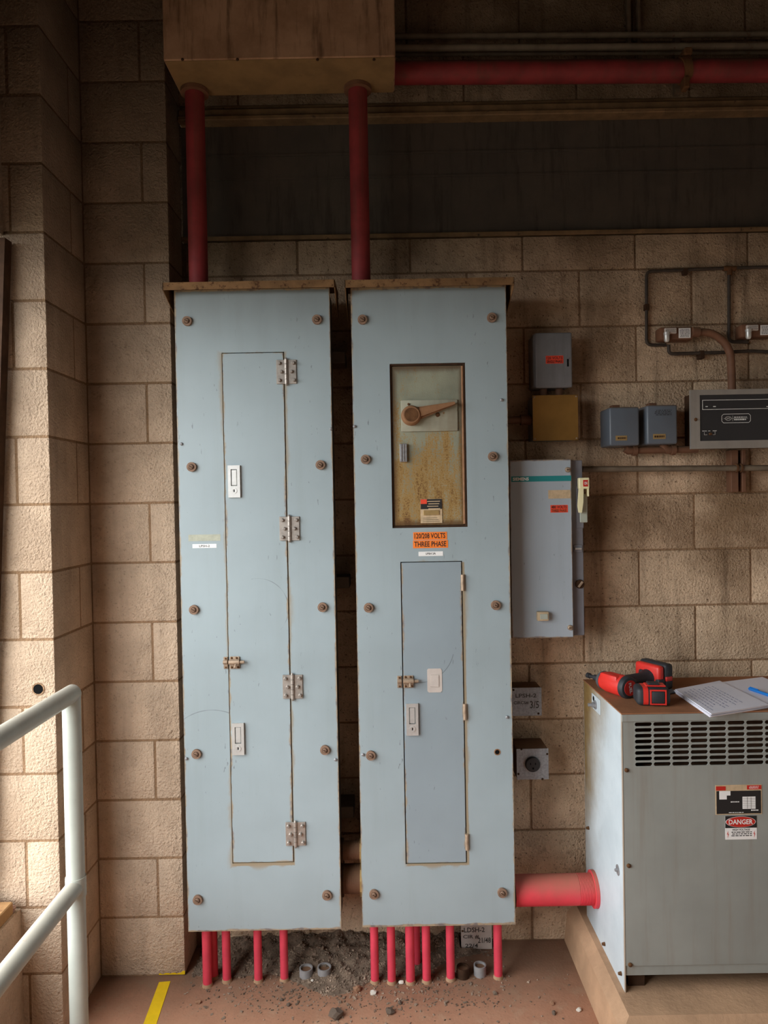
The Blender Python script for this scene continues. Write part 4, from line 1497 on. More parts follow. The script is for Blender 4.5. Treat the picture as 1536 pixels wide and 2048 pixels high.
# ---- marked box and receptacle box below the starter
def screws4(parent, pts, Y, mat='rust_shade'):
    for (px, py) in pts:
        c_ = P(px, py, Y)
        s_ = B()
        s_.tube([(c_.x, Y - 0.003, c_.z), (c_.x, Y - 0.0001, c_.z)], [0.0026, 0.004], 10)
        s_.build('screw', mat, parent)


def stroke_text(b, s, x0, x1, z0, z1, y):
    b.text(s, x0, x1, z0, z1, y)


Yx = -0.085
x0, x1, z0, z1 = rect(1024, 1375, 1083.5, 1432, Yx)
t = thing('junction_box', ((x0 + x1) / 2, 0, z0), 'small grey metal box with marker writing on its cover, under the motor starter', 'electrical box')
b = B()
b.box(x0 + 0.001, x1 - 0.001, Yx + 0.002, -0.001, z0 + 0.001, z1 - 0.001, 0.003, 2)
b.build('box_body', 'brownpipe', t)
b = B()
b.box(x0, x1, Yx, Yx + 0.002, z0, z1, 0.0008)
cv = b.build('blank_cover', 'galv', t)
q = S(Yx)
b = B()
b.text('LPSH-2', x0 + 7 * q, x0 + 49 * q, z1 - 20 * q, z1 - 12 * q, Yx - 0.0005)
b.text('CIRCS#', x0 + 3 * q, x0 + 33 * q, z1 - 34 * q, z1 - 27 * q, Yx - 0.0005)
b.text('3/5', x0 + 36 * q, x0 + 54 * q, z1 - 42 * q, z1 - 27 * q, Yx - 0.0005)
b.build('handwriting', 'marker', cv, recalc=False)
screws4(cv, ((1027, 1380), (1077, 1427)), Yx)

Yx = -0.115
x0, x1, z0, z1 = rect(1033, 1497, 1097.5, 1559.5, Yx)
t = thing('receptacle_box', ((x0 + x1) / 2, 0, z0), 'galvanised box with round black three slot power receptacle', 'outlet')
b = B()
b.box(x0 + 0.001, x1 - 0.001, Yx + 0.002, -0.001, z0 + 0.001, z1 - 0.001, 0.004, 2)
b.build('box_body', 'brownpipe', t)
b = B()
b.box(x0, x1, Yx, Yx + 0.002, z0, z1, 0.0008)
cv = b.build('cover_plate', 'galv', t)
c = P(1065, 1528, Yx)
b = B()
b.tube([(c.x, Yx - 0.010, c.z), (c.x, Yx - 0.008, c.z), (c.x, Yx - 0.0002, c.z)], [0.023, 0.0255, 0.0262], 30)
b.mi = 1
for (dx, dz, w, h) in ((-0.0085, 0.004, 0.003, 0.007), (0.0085, 0.004, 0.003, 0.007), (0.0, -0.012, 0.006, 0.006)):
    b.box(c.x + dx - w / 2, c.x + dx + w / 2, Yx - 0.0106, Yx - 0.0099, c.z + dz - h / 2, c.z + dz + h / 2)
b.build('receptacle', ['black', 'dark'], cv)
screws4(cv, ((1043, 1498.5), (1094.5, 1508), (1037, 1548), (1085, 1558)), Yx)

# ---- marked plate on the low box behind the red conduits
Yx = -0.05
x0, x1, z0, z1 = rect(922, 1857, 984.5, 1916, Yx)
dz = max(0.0, 0.002 - z0)
z0, z1 = z0 + dz, z1 + dz
LBX0, LBX1 = x0, x1
t = thing('junction_box', ((x0 + x1) / 2, 0, z0), 'low wall box with pale cover and faded marker writing, behind the red floor conduits', 'electrical box')
b = B()
b.box(x0 + 0.006, x1 - 0.006, Yx + 0.002, -0.001, z0 + 0.004, z1 - 0.004, 0.003)
b.build('box_body', 'rust_shade', t)
b = B()
b.box(x0, x1, Yx, Yx + 0.002, z0, z1, 0.0008)
cv = b.build('blank_cover', 'sticker', t)
q = S(Yx)
b = B()
b.text('LDSH-2', x0 + 6 * q, x0 + 48 * q, z1 - 24 * q, z1 - 14 * q, Yx - 0.0005)
b.text('CIR #', x0 + 4 * q, x0 + 36 * q, z1 - 37 * q, z1 - 29 * q, Yx - 0.0005)
b.text('21/48', x0 + 34 * q, x0 + 60 * q, z1 - 46 * q, z1 - 35 * q, Yx - 0.0005)
b.text('22/4', x0 + 8 * q, x0 + 34 * q, z1 - 55 * q, z1 - 47 * q, Yx - 0.0005)
b.build('handwriting', 'marker', cv, recalc=False)
screws4(cv, ((925, 1862), (980, 1912)), Yx, 'rust')


# ================================================================== overhead pipes
def hpipe(name, p0, p1, Y, r, mat, label, extra=1.0, partname='pipe'):
    a, e = P(*p0, Y), P(*p1, Y)
    e = a + (e - a) * extra
    t_ = thing(name, ((a.x + e.x) / 2, Y, a.z), label, 'pipe')
    b_ = B()
    b_.tube([a, a + (e - a) * 0.33, a + (e - a) * 0.66, e], r, 20)
    b_.build(partname, mat, t_)
    return t_


tp = hpipe('overhead_pipe', (640, 147), (1536, 141), -0.10, 0.037, 'red_pipe_old', 'thick red pipe running overhead above the dark recess', 1.4)
c = P(1368, 142, -0.10)
b = B()
b.ring((c.x - 0.016, -0.10, c.z), (1, 0.0, 0.25), 0.0375, 0.044, 0.028, 24)
b.box(c.x - 0.012, c.x + 0.016, -0.135, -0.09, c.z + 0.036, c.z + 0.062, 0.004)
b.box(c.x - 0.014, c.x + 0.006, -0.135, -0.10, c.z - 0.075, c.z - 0.036, 0.004)
b.build('pipe_clamp', 'rust', tp)
hpipe('overhead_conduit', (640, 74), (1536, 68), -0.045, 0.010, 'conduit', 'topmost of the thin sooty conduits above the red pipe', 1.4)
hpipe('overhead_conduit', (640, 97), (1536, 92), -0.085, 0.0115, 'conduit', 'middle thin sooty conduit above the red pipe, thickest of three', 1.4)
hpipe('overhead_conduit', (640, 110), (1536, 105), -0.035, 0.006, 'conduit', 'lowest and thinnest sooty conduit just above the red pipe', 1.4)
for i, (px, w, lab) in enumerate(((1257, 7, 'narrow upright strut behind the overhead conduits, carrying no clamp'), (1277, 6, 'narrow upright strut behind the overhead conduits, with round clamp'),
                                  (1352, 11, 'upright strut carrying the red pipe clamp'))):
    c = P(px, 90, -0.012)
    za, zb_ = P(px, 190 if i == 2 else 122, -0.012).z, Z_CEIL - 0.01 if i < 2 else P(px, 75, -0.012).z
    h = w * S(-0.012) / 2
    b = B()
    b.box(c.x - h, c.x + h, -0.022, -0.0012, za, zb_, 0.001)
    b.prism([(c.x - h, za), (c.x + h, za), (c.x + h, za + 0.02), (c.x - h, za + 0.012)], 'y', -0.026, -0.022)
    o = b.build('strut_channel', 'strut')
    tag(o, lab, 'strut')

# ================================================================== transformer on its pad
PX0, PY0, PZ1 = 0.632, -0.60, 0.135
b = B()
xr_, ch = 2.0, 0.030
lv = [(PX0, PY0 - 0.012, 0.0), (PX0 + 0.012, PY0, PZ1 - ch), (PX0 + 0.012 + ch, PY0 + ch, PZ1)]
rg = [[b.bm.verts.new(p) for p in ((x_, y_, z_), (xr_, y_, z_), (xr_, -0.001, z_), (x_, -0.001, z_))] for (x_, y_, z_) in lv]
for lo_, hi_ in zip(rg, rg[1:]):
    for k in range(4):
        b.bm.faces.new((lo_[k], lo_[(k + 1) % 4], hi_[(k + 1) % 4], hi_[k]))
b.bm.faces.new(rg[0][::-1])
b.bm.faces.new(rg[-1])
pad = b.build('equipment_pad', 'concrete', angle=15)
tag(pad, 'low chamfered concrete pad beneath the transformer', 'pad')

TX0, TX1, TY0, TY1 = 0.694, 1.60, -0.476, -0.075
TZ0, TZ1 = 0.138, 0.975
ZF0 = P(1260, 1932, TY0).z
t = thing('transformer', ((TX0 + TX1) / 2, (TY0 + TY1) / 2, TZ0), 'large grey dry type transformer cabinet with louvred front and danger label', 'transformer')
b = B()
b.box(TX0, TX0 + 0.004, TY0, TY1, TZ0 - 0.003, TZ1 - 0.004, 0.001)
sd = b.build('side_panel', 'trside', t)
b = B()
b.box(TX1 - 0.004, TX1, TY0, TY1, TZ0 - 0.003, TZ1 - 0.004, 0.001)
b.build('side_panel', 'trside', t)
b = B()
b.box(TX0, TX1, TY1 - 0.004, TY1, TZ0 + 0.05, TZ1 - 0.004)
b.build('back_panel', 'trside', t)
lipz = P(1250, 1443, TY0).z
b = B()
b.box(TX0 - 0.0015, TX1 + 0.002, TY0 - 0.004, TY1, TZ1 - 0.004, TZ1, 0.0008)
b.build('top_panel', 'trtop', t)
b = B()
b.box(TX0 + 0.0002, TX1, TY0 - 0.004, TY0 - 0.0005, lipz, TZ1 - 0.0045, 0.001)
b.build('top_lip', 'trfront', t)
# front: frame sheet with a louvre field
lx0, lz1 = P(1268, 1440, TY0).x, lipz - 0.001
cw, rh = 37.35 * S(TY0), 11.55 * S(TY0)
ncol, nrow = 17, 8
lx1, lz0 = lx0 + ncol * cw, lz1 - nrow * rh
b = B()
b.plate(TX0 + 0.0045, TX1 - 0.0045, ZF0, lipz - 0.0005, TY0, TY0 + 0.003, [(lx0, lx1, lz0, lz1)])
fc = b.build('front_cover', 'trfront', t)


def slot_tile(b, x0, x1, z0, z1, a, r, y0, y1, n=8):
    cx, cz = (x0 + x1) / 2, (z0 + z1) / 2
    hw, hh_ = (x1 - x0) / 2, (z1 - z0) / 2
    angs = sorted({*[2 * math.pi * k / n for k in range(n)], *[math.atan2(s2 * hh_, s1 * hw) % (2 * math.pi) for s1 in (1, -1) for s2 in (1, -1)],
                   *[math.atan2(s2 * r, s1 * a) % (2 * math.pi) for s1 in (1, -1) for s2 in (1, -1)]})
    angs = sorted({round(g_, 5) for g_ in angs} | {round(math.atan2(r * math.sin(q_ * math.pi / 8), s1 * (a + r * math.cos(q_ * math.pi / 8))) % (2 * math.pi), 5)
                                                  for q_ in range(-3, 4) for s1 in (1, -1)})
    O, I, K = [], [], []
    for g_ in angs:
        c_, s_ = math.cos(g_), math.sin(g_)
        to = min(hw / abs(c_) if abs(c_) > 1e-9 else 1e9, hh_ / abs(s_) if abs(s_) > 1e-9 else 1e9)
        ti = r / abs(s_) if abs(s_) > 1e-9 else 1e9
        if abs(ti * c_) > a:
            sx = a if c_ > 0 else -a
            bb_ = c_ * sx
            ti = bb_ + math.sqrt(max(0, bb_ * bb_ - sx * sx + r * r))
        O.append(b.bm.verts.new((cx + to * c_, y0, cz + to * s_)))
        I.append(b.bm.verts.new((cx + ti * c_, y0, cz + ti * s_)))
        K.append(b.bm.verts.new((cx + ti * c_, y1, cz + ti * s_)))
    m = len(angs)
    for k in range(m):
        b.bm.faces.new((O[k], O[(k + 1) % m], I[(k + 1) % m], I[k]))
        b.bm.faces.new((I[k], I[(k + 1) % m], K[(k + 1) % m], K[k]))


b = B()
for i in range(ncol):
    for j in range(nrow):
        xa, za = lx0 + i * cw, lz1 - (j + 1) * rh
        slot_tile(b, xa, xa + cw, za, za + rh, cw * 0.36, rh * 0.335, TY0, TY0 + 0.003)
bmesh.ops.remove_doubles(b.bm, verts=b.bm.verts[:], dist=0.0001)
b.build('louver_panel', 'trfront', fc)
b = B()
b.box(TX0 + 0.03, TX1 - 0.03, TY0 + 0.10, TY1 - 0.02, TZ0 + 0.06, TZ1 - 0.05)
b.build('coil_core', 'rust_shade', t)
b = B()
b.box(TX0 + 0.03, TX1 - 0.03, TY0 + 0.03, TY0 + 0.033, TZ0 + 0.09, lz0 - 0.002)
b.build('inner_baffle', 'rust_shade', t)
b = B()
b.box(TX0 + 0.0045, TX1 - 0.004, TY0 + 0.004, TY0 + 0.03, P(1260, 1953, TY0).z, ZF0 - 0.0005, 0.001)
b.build('base_rail', 'trfront', t)
for xx in (TX0 + 0.02, TX1 - 0.08):
    b = B()
    b.box(xx, xx + 0.05, TY0 + 0.03, TY0 + 0.09, PZ1, P(1260, 1953, TY0).z + 0.01)
    b.box(xx, xx + 0.05, TY1 - 0.09, TY1 - 0.02, PZ1, P(1260, 1953, TY0).z + 0.01)
    b.build('foot', 'rust_shade', t)
for (px, py) in ((1252.5, 1540), (1257, 1731), (1260, 1929)):
    small_screw(fc, px, py, TY0, 0.006, 'rust', 'cover_bolt')


def on_side(px, py):            # pixel -> place on the transformer's left side panel
    d = ray(px, py)
    return CAM + d * ((TX0 - CAM.x) / d.x)


for (px, py, r) in ((1236, 1740, 0.016), (1178, 1656, 0.006), (1210, 1888, 0.006), (1243, 1947, 0.006)):
    c = on_side(px, py)
    b = B()
    b.tube([(TX0 - 0.0015, c.y, c.z), (TX0 - 0.0001, c.y, c.z)], r, 16)
    b.tube([(TX0 - 0.010, c.y, c.z), (TX0 - 0.0015, c.y, c.z)], [0.004, 0.006], 10)
    b.build('side_bolt', 'galv' if r > 0.01 else 'rust', sd)
c = on_side(1193, 1407)
b = B()
b.box(TX0 - 0.0030, TX0 - 0.0001, c.y - 0.045, c.y + 0.045, c.z - 0.026, c.z + 0.024, 0.001)
b.mi = 1
b.tube([(TX0 - 0.006, c.y, c.z - 0.004), (TX0 - 0.003, c.y, c.z - 0.004)], 0.015, 18)
b.tube([(TX0 - 0.014, c.y, c.z - 0.004), (TX0 - 0.006, c.y, c.z - 0.004)], 0.010, 6)
b.tube([(TX0 - 0.028, c.y, c.z - 0.004), (TX0 - 0.014, c.y, c.z - 0.004)], 0.0055, 12)
b.mi = 2
b.tube([(TX0 - 0.0034, c.y + 0.022, c.z + 0.010), (TX0 - 0.0029, c.y + 0.022, c.z + 0.010)], 0.009, 16)
b.build('lifting_bracket', ['trside', 'galv', 'dark'], sd)

# rating plate and danger label
x0, x1, z0, z1 = rect(1430.5, 1569, 1523.5, 1629, TY0)
W, H = x1 - x0, z1 - z0
yy = TY0
b = B()
b.box(x0, x1, yy - 0.0012, yy - 0.0001, z0, z1)
b.mi = 1
b.box(x0 + W * 0.02, x1 - W * 0.02, yy - 0.0016, yy - 0.0011, z0 + H * 0.03, z0 + H * 0.80)
b.mi = 2
b.box(x0 + W * 0.01, x0 + W * 0.22, yy - 0.0016, yy - 0.0011, z1 - H * 0.18, z1 - H * 0.04)
b.box(x0 + W * 0.68, x1 - W * 0.01, yy - 0.0016, yy - 0.0011, z1 - H * 0.16, z1 - H * 0.02)
b.mi = 3
b.box(x0 + W * 0.08, x0 + W * 0.32, yy - 0.002, yy - 0.0015, z0 + H * 0.65, z0 + H * 0.80)
b.box(x0 + W * 0.08, x0 + W * 0.24, yy - 0.002, yy - 0.0015, z0 + H * 0.52, z0 + H * 0.65)
b.box(x0 + W * 0.58, x0 + W * 0.86, yy - 0.002, yy - 0.0015, z0 + H * 0.19, z0 + H * 0.60)
lines(b, x0 + W * 0.3, x0 + W * 0.52, z0 + H * 0.40, z0 + H * 0.46, yy - 0.0016, 1, 0.5, 0.0003, 2)
lines(b, x0 + W * 0.25, x0 + W * 0.6, z0 + H * 0.05, z0 + H * 0.09, yy - 0.0016, 1, 0.5, 0.0003, 6)
lines(b, x0 + W * 0.76, x0 + W * 0.92, z0 + H * 0.12, z0 + H * 0.16, yy - 0.0016, 1, 0.9, 0.0003, 8)
lines(b, x0 + W * 0.72, x1 - W * 0.06, z1 - H * 0.14, z1 - H * 0.04, yy - 0.0016, 3, 0.35, 0.0003, 11)
b.mi = 1
for k in range(6):
    zz = z0 + H * (0.19 + 0.41 * (k + 1) / 7)
    b.box(x0 + W * 0.585, x0 + W * 0.855, yy - 0.0023, yy - 0.0019, zz, zz + 0.0006)
for k in (0.68, 0.76):
    b.box(x0 + W * k, x0 + W * k + 0.0006, yy - 0.0023, yy - 0.0019, z0 + H * 0.2, z0 + H * 0.59)
b.build('rating_plate', ['paper_old', 'ink', 'redpaint', 'label'], fc)
x0, x1, z0, z1 = rect(1450, 1631, 1513.5, 1679, TY0)
W, H = x1 - x0, z1 - z0
b = B()
b.box(x0, x1, yy - 0.0006, yy - 0.0001, z0, z1)
b.mi = 1
b.box(x0, x1, yy - 0.0009, yy - 0.0006, z0 + H * 0.49, z1)
ex, ez_ = (x0 + x1) / 2 - W * 0.01, z0 + H * 0.745
el = lambda k: [(ex + W * 0.475 * k * math.cos(2 * math.pi * i / 40), ez_ + H * 0.225 * k * math.sin(2 * math.pi * i / 40)) for i in range(40)]
b.mi = 0
b.prism(el(1.0), 'y', yy - 0.0013, yy - 0.0009)
b.mi = 2
b.prism(el(0.965), 'y', yy - 0.0016, yy - 0.0012)
b.mi = 0
b.text('DANGER', ex - W * 0.38, ex + W * 0.38, ez_ - H * 0.10, ez_ + H * 0.11, yy - 0.0019)
b.mi = 1
b.text('HIGH VOLTAGE', x0 + W * 0.23, x0 + W * 0.78, z0 + H * 0.37, z0 + H * 0.46, yy - 0.0009)
lines(b, x0 + W * 0.18, x0 + W * 0.84, z0 + H * 0.12, z0 + H * 0.35, yy - 0.0006, 3, 0.45, 0.0003, 21)
b.mi = 2
for cx in (x0 + W * 0.08, x0 + W * 0.92):
    b.prism([(cx + W * 0.012, z0 + H * 0.36), (cx - W * 0.03, z0 + H * 0.22), (cx + W * 0.0, z0 + H * 0.235), (cx - W * 0.005, z0 + H * 0.08),
             (cx + W * 0.03, z0 + H * 0.25), (cx + W * 0.002, z0 + H * 0.235)], 'y', yy - 0.001, yy - 0.0005)
b.build('danger_label', ['label', 'ink', 'redpaint'], fc, recalc=False)

# big red conduit from the panel into the transformer
Yn = -0.186
c = P(1115, 1779, Yn)
xa = cR.x + PW / 2 - 0.004
t = thing('large_conduit', ((xa + TX0) / 2, Yn, c.z), 'thick dusty red conduit with threaded end entering the transformer side', 'conduit')
R_ = 0.0495
pts, rr = [(xa, Yn, c.z)], [R_]
xt = TX0 - 0.062
pts.append((xt, Yn, c.z))
rr.append(R_)
for k in range(1, 25):
    pts.append((xt + 0.050 * k / 24, Yn, c.z))
    rr.append(R_ - (0.0018 if k % 2 else -0.0004))
b = B()
b.tube(pts, rr, 36)
b.build('pipe', 'red_pipe_big', t)
b = B()
b.ring((TX0 - 0.012, Yn, c.z), (1, 0, 0), R_ - 0.001, R_ + 0.010, 0.0115, 30)
b.build('bushing', 'red_pipe_big', t)
b = B()
b.ring((xa + 0.004, Yn, c.z), (1, 0, 0), R_, R_ + 0.008, 0.007, 12)
b.build('locknut', 'rust_shade', t)

# ================================================================== tools and papers on the transformer
def local_thing(name, label, cat):
    return thing(name, (0, 0, 0), label, cat)


t = local_thing('impact_driver', 'red and black cordless impact driver lying on its side on the transformer', 'power tool')
# local frame: x = grip direction, y = nose direction, z = up
zc = 0.034
b = B()
b.tube([(0, -0.044, zc), (0, -0.036, zc), (0, 0.030, zc), (0, 0.052, zc), (0, 0.058, zc)], [0.0325, 0.0345, 0.0335, 0.029, 0.027], 28)
b.box(-0.030, 0.0, -0.030, 0.045, zc - 0.004, zc + 0.033, 0.006, 2)
b.build('motor_housing', 'toolred', t)
b = B()
b.tube([(0, 0.053, zc), (0, 0.060, zc), (0, 0.070, zc), (0, 0.074, zc)], [0.0300, 0.0300, 0.024, 0.018], 24)
b.build('nose_collar', 'toolgrey', t)
b = B()
b.tube([(0, 0.074, zc), (0, 0.100, zc), (0, 0.101, zc), (0, 0.122, zc), (0, 0.123, zc), (0, 0.135, zc)], [0.010, 0.010, 0.006, 0.006, 0.009, 0.009], 14)
b.build('bit_holder', 'toolblack', t)
b = B()
b.tube([(0, -0.060, zc), (0, -0.058, zc), (0, -0.052, zc), (0, -0.041, zc)], [0.028, 0.0325, 0.0358, 0.0358], 30)
b.box(0.018, 0.034, -0.056, -0.040, zc - 0.022, zc + 0.022, 0.004, 2)
cap = b.build('rear_cap', 'toolblack', t)
b = B()
b.tube([(0, -0.0615, zc), (0, -0.0595, zc)], 0.0245, 30)
b.build('cap_badge', 'redpaint', cap)
b = B()
mt = Matrix.Translation((0, -0.0622, zc)) @ Matrix.Rotation(math.radians(80), 4, 'Y')
b.text('FUEL', -0.017, 0.017, -0.006, 0.005, 0.0, mat=mt)
b.build('badge_lettering', 'white', cap, recalc=False)
# grip with oval section, swelling to the foot
b = B()
secs = [(0.015, 0.022, 0.024), (0.035, 0.0215, 0.020), (0.065, 0.020, 0.0185), (0.110, 0.021, 0.019), (0.132, 0.026, 0.024), (0.147, 0.036, 0.030)]
rings = []
for (xx, ry, rz) in secs:
    rings.append([b.bm.verts.new((xx, 0.004 + ry * math.cos(2 * math.pi * k / 20), zc + 0.003 + rz * math.sin(2 * math.pi * k / 20))) for k in range(20)])
for a, c_ in zip(rings, rings[1:]):
    for k in range(20):
        b.bm.faces.new((a[k], a[(k + 1) % 20], c_[(k + 1) % 20], c_[k]))
b.bm.faces.new(rings[0][::-1])
b.bm.faces.new(rings[-1])
b.build('grip', 'toolblack', t)
b = B()
b.box(0.020, 0.034, 0.022, 0.036, zc - 0.009, zc + 0.013, 0.004, 2)
b.build('trigger', 'toolred', t)
b = B()
b.box(0.118, 0.146, -0.046, 0.060, 0.006, 0.082, 0.010, 3)
ft = b.build('foot_housing', 'toolred', t)
b = B()
b.box(0.112, 0.1465, -0.020, 0.040, 0.014, 0.060, 0.008, 2)
b.box(0.1175, 0.1462, -0.0475, -0.030, 0.020, 0.040, 0.003, 2)
b.build('foot_panel', 'toolblack', ft)
b = B()
b.box(0.146, 0.182, -0.050, 0.066, 0.001, 0.086, 0.010, 3)
b.build('battery_pack', 'toolblack', t)
b = B()
b.box(0.1475, 0.175, -0.0515, -0.020, 0.030, 0.046, 0.003, 2)
b.build('battery_release', 'toolred', t)
b = B()
b.box(0.110, 0.165, -0.085, -0.052, 0.0003, 0.006, 0.002)
b.build('belt_clip', 'toolgrey', t)
for ch_ in t.children:
    if ch_.name.split('.')[0] in ('foot_housing', 'battery_pack', 'battery_release', 'belt_clip'):
        ch_.location.x += 0.022
base = PZ(1233, 1389, TZ1)
t.location = (base.x, base.y, TZ1 + 0.0006)
t.rotation_euler = (0, 0, math.radians(26))

t = local_thing('battery_pack', 'spare red and black tool battery beside the impact driver', 'battery')
b = B()
b.box(-0.050, 0.050, -0.036, 0.036, 0.0, 0.056, 0.014, 4)
b.build('battery_case', 'toolblack', t)
b = B()
b.box(-0.031, -0.017, -0.0368, 0.0368, 0.0006, 0.0568, 0.0145, 4)
b.build('red_band', 'toolred', t)
b = B()
b.plate(-0.012, 0.036, 0.006, 0.052, -0.0385, -0.034, [(-0.008, 0.032, 0.010, 0.048)])
b.build('red_trim', 'toolred', t)
b = B()
b.box(-0.007, 0.031, -0.0395, -0.030, 0.011, 0.047, 0.003, 2)
b.build('face_pad', 'toolblack', t)
b = B()
b.box(-0.020, 0.040, -0.018, 0.022, 0.0555, 0.0600, 0.002)
b.mi = 1
b.box(-0.012, 0.022, -0.012, 0.020, 0.0595, 0.0650, 0.002)
b.build('terminal_rail', ['toolred', 'toolblack'], t)
base = PZ(1303, 1407, TZ1)
t.location = (base.x, base.y, TZ1 + 0.0004)
t.rotation_euler = (0, 0, math.radians(-8))

# notebook: two leaves of pages, handwriting
zt_ = TZ1 + 0.012
L = [PZ(px, py, zt_) for (px, py) in ((1349, 1378), (1438, 1361), (1537, 1409), (1421, 1427))]
Rr = [PZ(px, py, zt_) for (px, py) in ((1438, 1361), (1500, 1372), (1640, 1392), (1537, 1409))]
Rr[1] = L[1] + (L[1] - L[0]) * 0.92 + (L[2] - L[1]) * 0.10
Rr[2] = L[2] + (L[2] - L[3]) * 0.92 + (L[2] - L[1]) * 0.10
t = thing('notebook', tuple((L[1] + L[2]) / 2 - Vector((0, 0, 0.011))), 'open white notebook with handwritten page on the transformer', 'notebook')


def slab(b, quad, z0, z1, sh=0.0):
    c_ = sum(quad, Vector()) / 4
    A = [b.bm.verts.new((p.x, p.y, z0)) for p in quad]
    C = [b.bm.verts.new((p.x + (c_.x - p.x) * sh, p.y + (c_.y - p.y) * sh, z1)) for p in quad]
    b.bm.faces.new(A[::-1])
    b.bm.faces.new(C)
    for k in range(4):
        b.bm.faces.new((A[k], A[(k + 1) % 4], C[(k + 1) % 4], C[k]))


rnd = random.Random(3)
for nm, quad, nl in (('left_pages', L, 7), ('right_pages', Rr, 4)):
    b = B()
    for k in range(nl):
        off = Vector((rnd.uniform(-0.003, 0.003), rnd.uniform(-0.003, 0.003), 0))
        slab(b, [p + off for p in quad], TZ1 + 0.0006 + k * 0.0016, TZ1 + 0.0006 + k * 0.0016 + 0.0013)
    b.build(nm, 'paper', t)
b = B()
ztop = TZ1 + 0.0006 + 6 * 0.0016 + 0.0013 + 0.0003
for r in range(9):
    v = 0.10 + r * 0.075
    u = 0.10 + rnd.uniform(0, 0.08)
    end = 0.86 - 0.05 * (r % 3)
    row = []
    while u < end:
        w = rnd.uniform(0.03, 0.09)
        pts = []
        for k in range(7):
            uu = u + w * k / 6
            vv = v + 0.012 * (1 if k % 2 else -1) * rnd.uniform(0.5, 1)
            pts.append(uu and (uu, vv))
        for p_, q_ in zip(pts, pts[1:]):
            def uv(a, c_):
                e_ = L[0].lerp(L[1], c_ * 0 + a)
                f_ = L[3].lerp(L[2], a)
                return e_.lerp(f_, c_)
            # rows run along the page's length
            A, C = uv(p_[1], p_[0]), uv(q_[1], q_[0])
            d_ = (C - A)
            nr = Vector((-d_.y, d_.x, 0)).normalized() * 0.0006
            b.bm.faces.new([b.bm.verts.new((g.x, g.y, ztop)) for g in (A + nr, A - nr, C - nr, C + nr)])
        u += w + 0.02
b.build('handwriting', 'bluepen_ink', t)
zr = TZ1 + 0.0006 + 3 * 0.0016 + 0.0013
pa, pb = PZ(1498, 1377, zr + 0.005), PZ(1575, 1403, zr + 0.005)
d = (pb - pa).normalized()
t = thing('pen', tuple(pa), 'blue ballpoint pen lying on the open notebook', 'pen')
b = B()
b.tube([pa, pa + d * 0.003, pa + d * 0.115, pa + d * 0.122], [0.0035, 0.0050, 0.0050, 0.004], 12)
b.build('barrel', 'penblue', t)
b = B()
b.tube([pa + d * 0.122, pa + d * 0.138], [0.004, 0.001], 10)
b.build('tip', 'chrome', t)
b = B()
b.tube([pa + d * 0.004 + Vector((0, 0, 0.0062)), pa + d * 0.04 + Vector((0, 0, 0.0062))], 0.0014, 8)
b.build('clip', 'penblue', t)

# ================================================================== guard rail
YR0 = -0.626
XR = P(150, 1700, YR0).x
ZT, ZM = P(150, 1388, YR0).z, P(150, 1772, YR0).z
rr_ = 0.0245
t = thing('guard_rail', (XR, YR0, 0), 'chipped pale grey pipe guard rail with top and middle rails', 'railing')
b = B()
b.tube([(XR, YR0, 0), (XR, YR0, ZT - 0.004)], rr_, 24)
b.build('post', 'rail', t)
b = B()
b.tube([(XR, -2.28, 0), (XR, -2.28, ZT - 0.004)], rr_, 24)
b.build('post', 'rail', t)
for z, nm in ((ZT, 'top_rail'), (ZM, 'middle_rail')):
    b = B()
    if nm == 'top_rail':
        b.tube([(XR, YR0 + 0.026, z), (XR, YR0 + 0.020, z), (XR, YR0 + 0.008, z), (XR, -2.3, z)], [0.006, 0.018, rr_ * 1.02, rr_ * 1.02], 24)
    else:
        b.tube([(XR, YR0 + 0.004, z), (XR, -2.28, z)], rr_ * 0.98, 24)
        b.ring((XR, YR0, z - 0.027), (0, 0, 1), rr_ - 0.001, rr_ + 0.003, 0.054, 24)
    b.build(nm, 'rail', t)

# plank and rubble on the window sill
b = B()
pl = P(20, 1835, -0.52)
b.box(-0.045, 0.045, -0.45, 0.02, 0.0, 0.038, 0.003)
pk = b.build('wood_plank', 'wood')
pk.location = (X_LW - 0.052, -0.71, OPEN_Z0 + 0.0195)
pk.rotation_euler = (0, 0, 0.0)
tag(pk, 'raw wooden plank lying on the window sill behind the guard rail', 'plank')


def rubble(b, c, r, rnd_, flat=0.6):
    bm2 = bmesh.new()
    bmesh.ops.create_icosphere(bm2, subdivisions=2, radius=1.0)
    off = Vector((rnd_.uniform(0, 50), rnd_.uniform(0, 50), rnd_.uniform(0, 50)))
    sc = (r * rnd_.uniform(0.8, 1.2), r * rnd_.uniform(0.7, 1.1), r * flat)
    for v in bm2.verts:
        k = 1 + 0.45 * mnoise.noise(v.co * 1.8 + off)
        v.co = Vector((v.co.x * sc[0] * k, v.co.y * sc[1] * k, max(v.co.z * sc[2] * k, -sc[2] * 0.5) + sc[2] * 0.5)) + Vector(c)
    b.merge(bm2)


rnd = random.Random(5)
b = B()
for k in range(70):
    u_ = rnd.random()
    rubble(b, (X_LW - 0.012 - 0.10 * u_, YL - 0.004 - 0.014 - rnd.uniform(0, 0.006), OPEN_Z0 + rnd.uniform(0.0, 0.034) * (0.35 + 0.65 * u_)), rnd.uniform(0.005, 0.011), rnd)
o = b.build('crumbled_mortar', 'crumble')
tag(o, 'crumbled mortar and dirt heaped on the sill corner', 'rubble', kind='stuff')

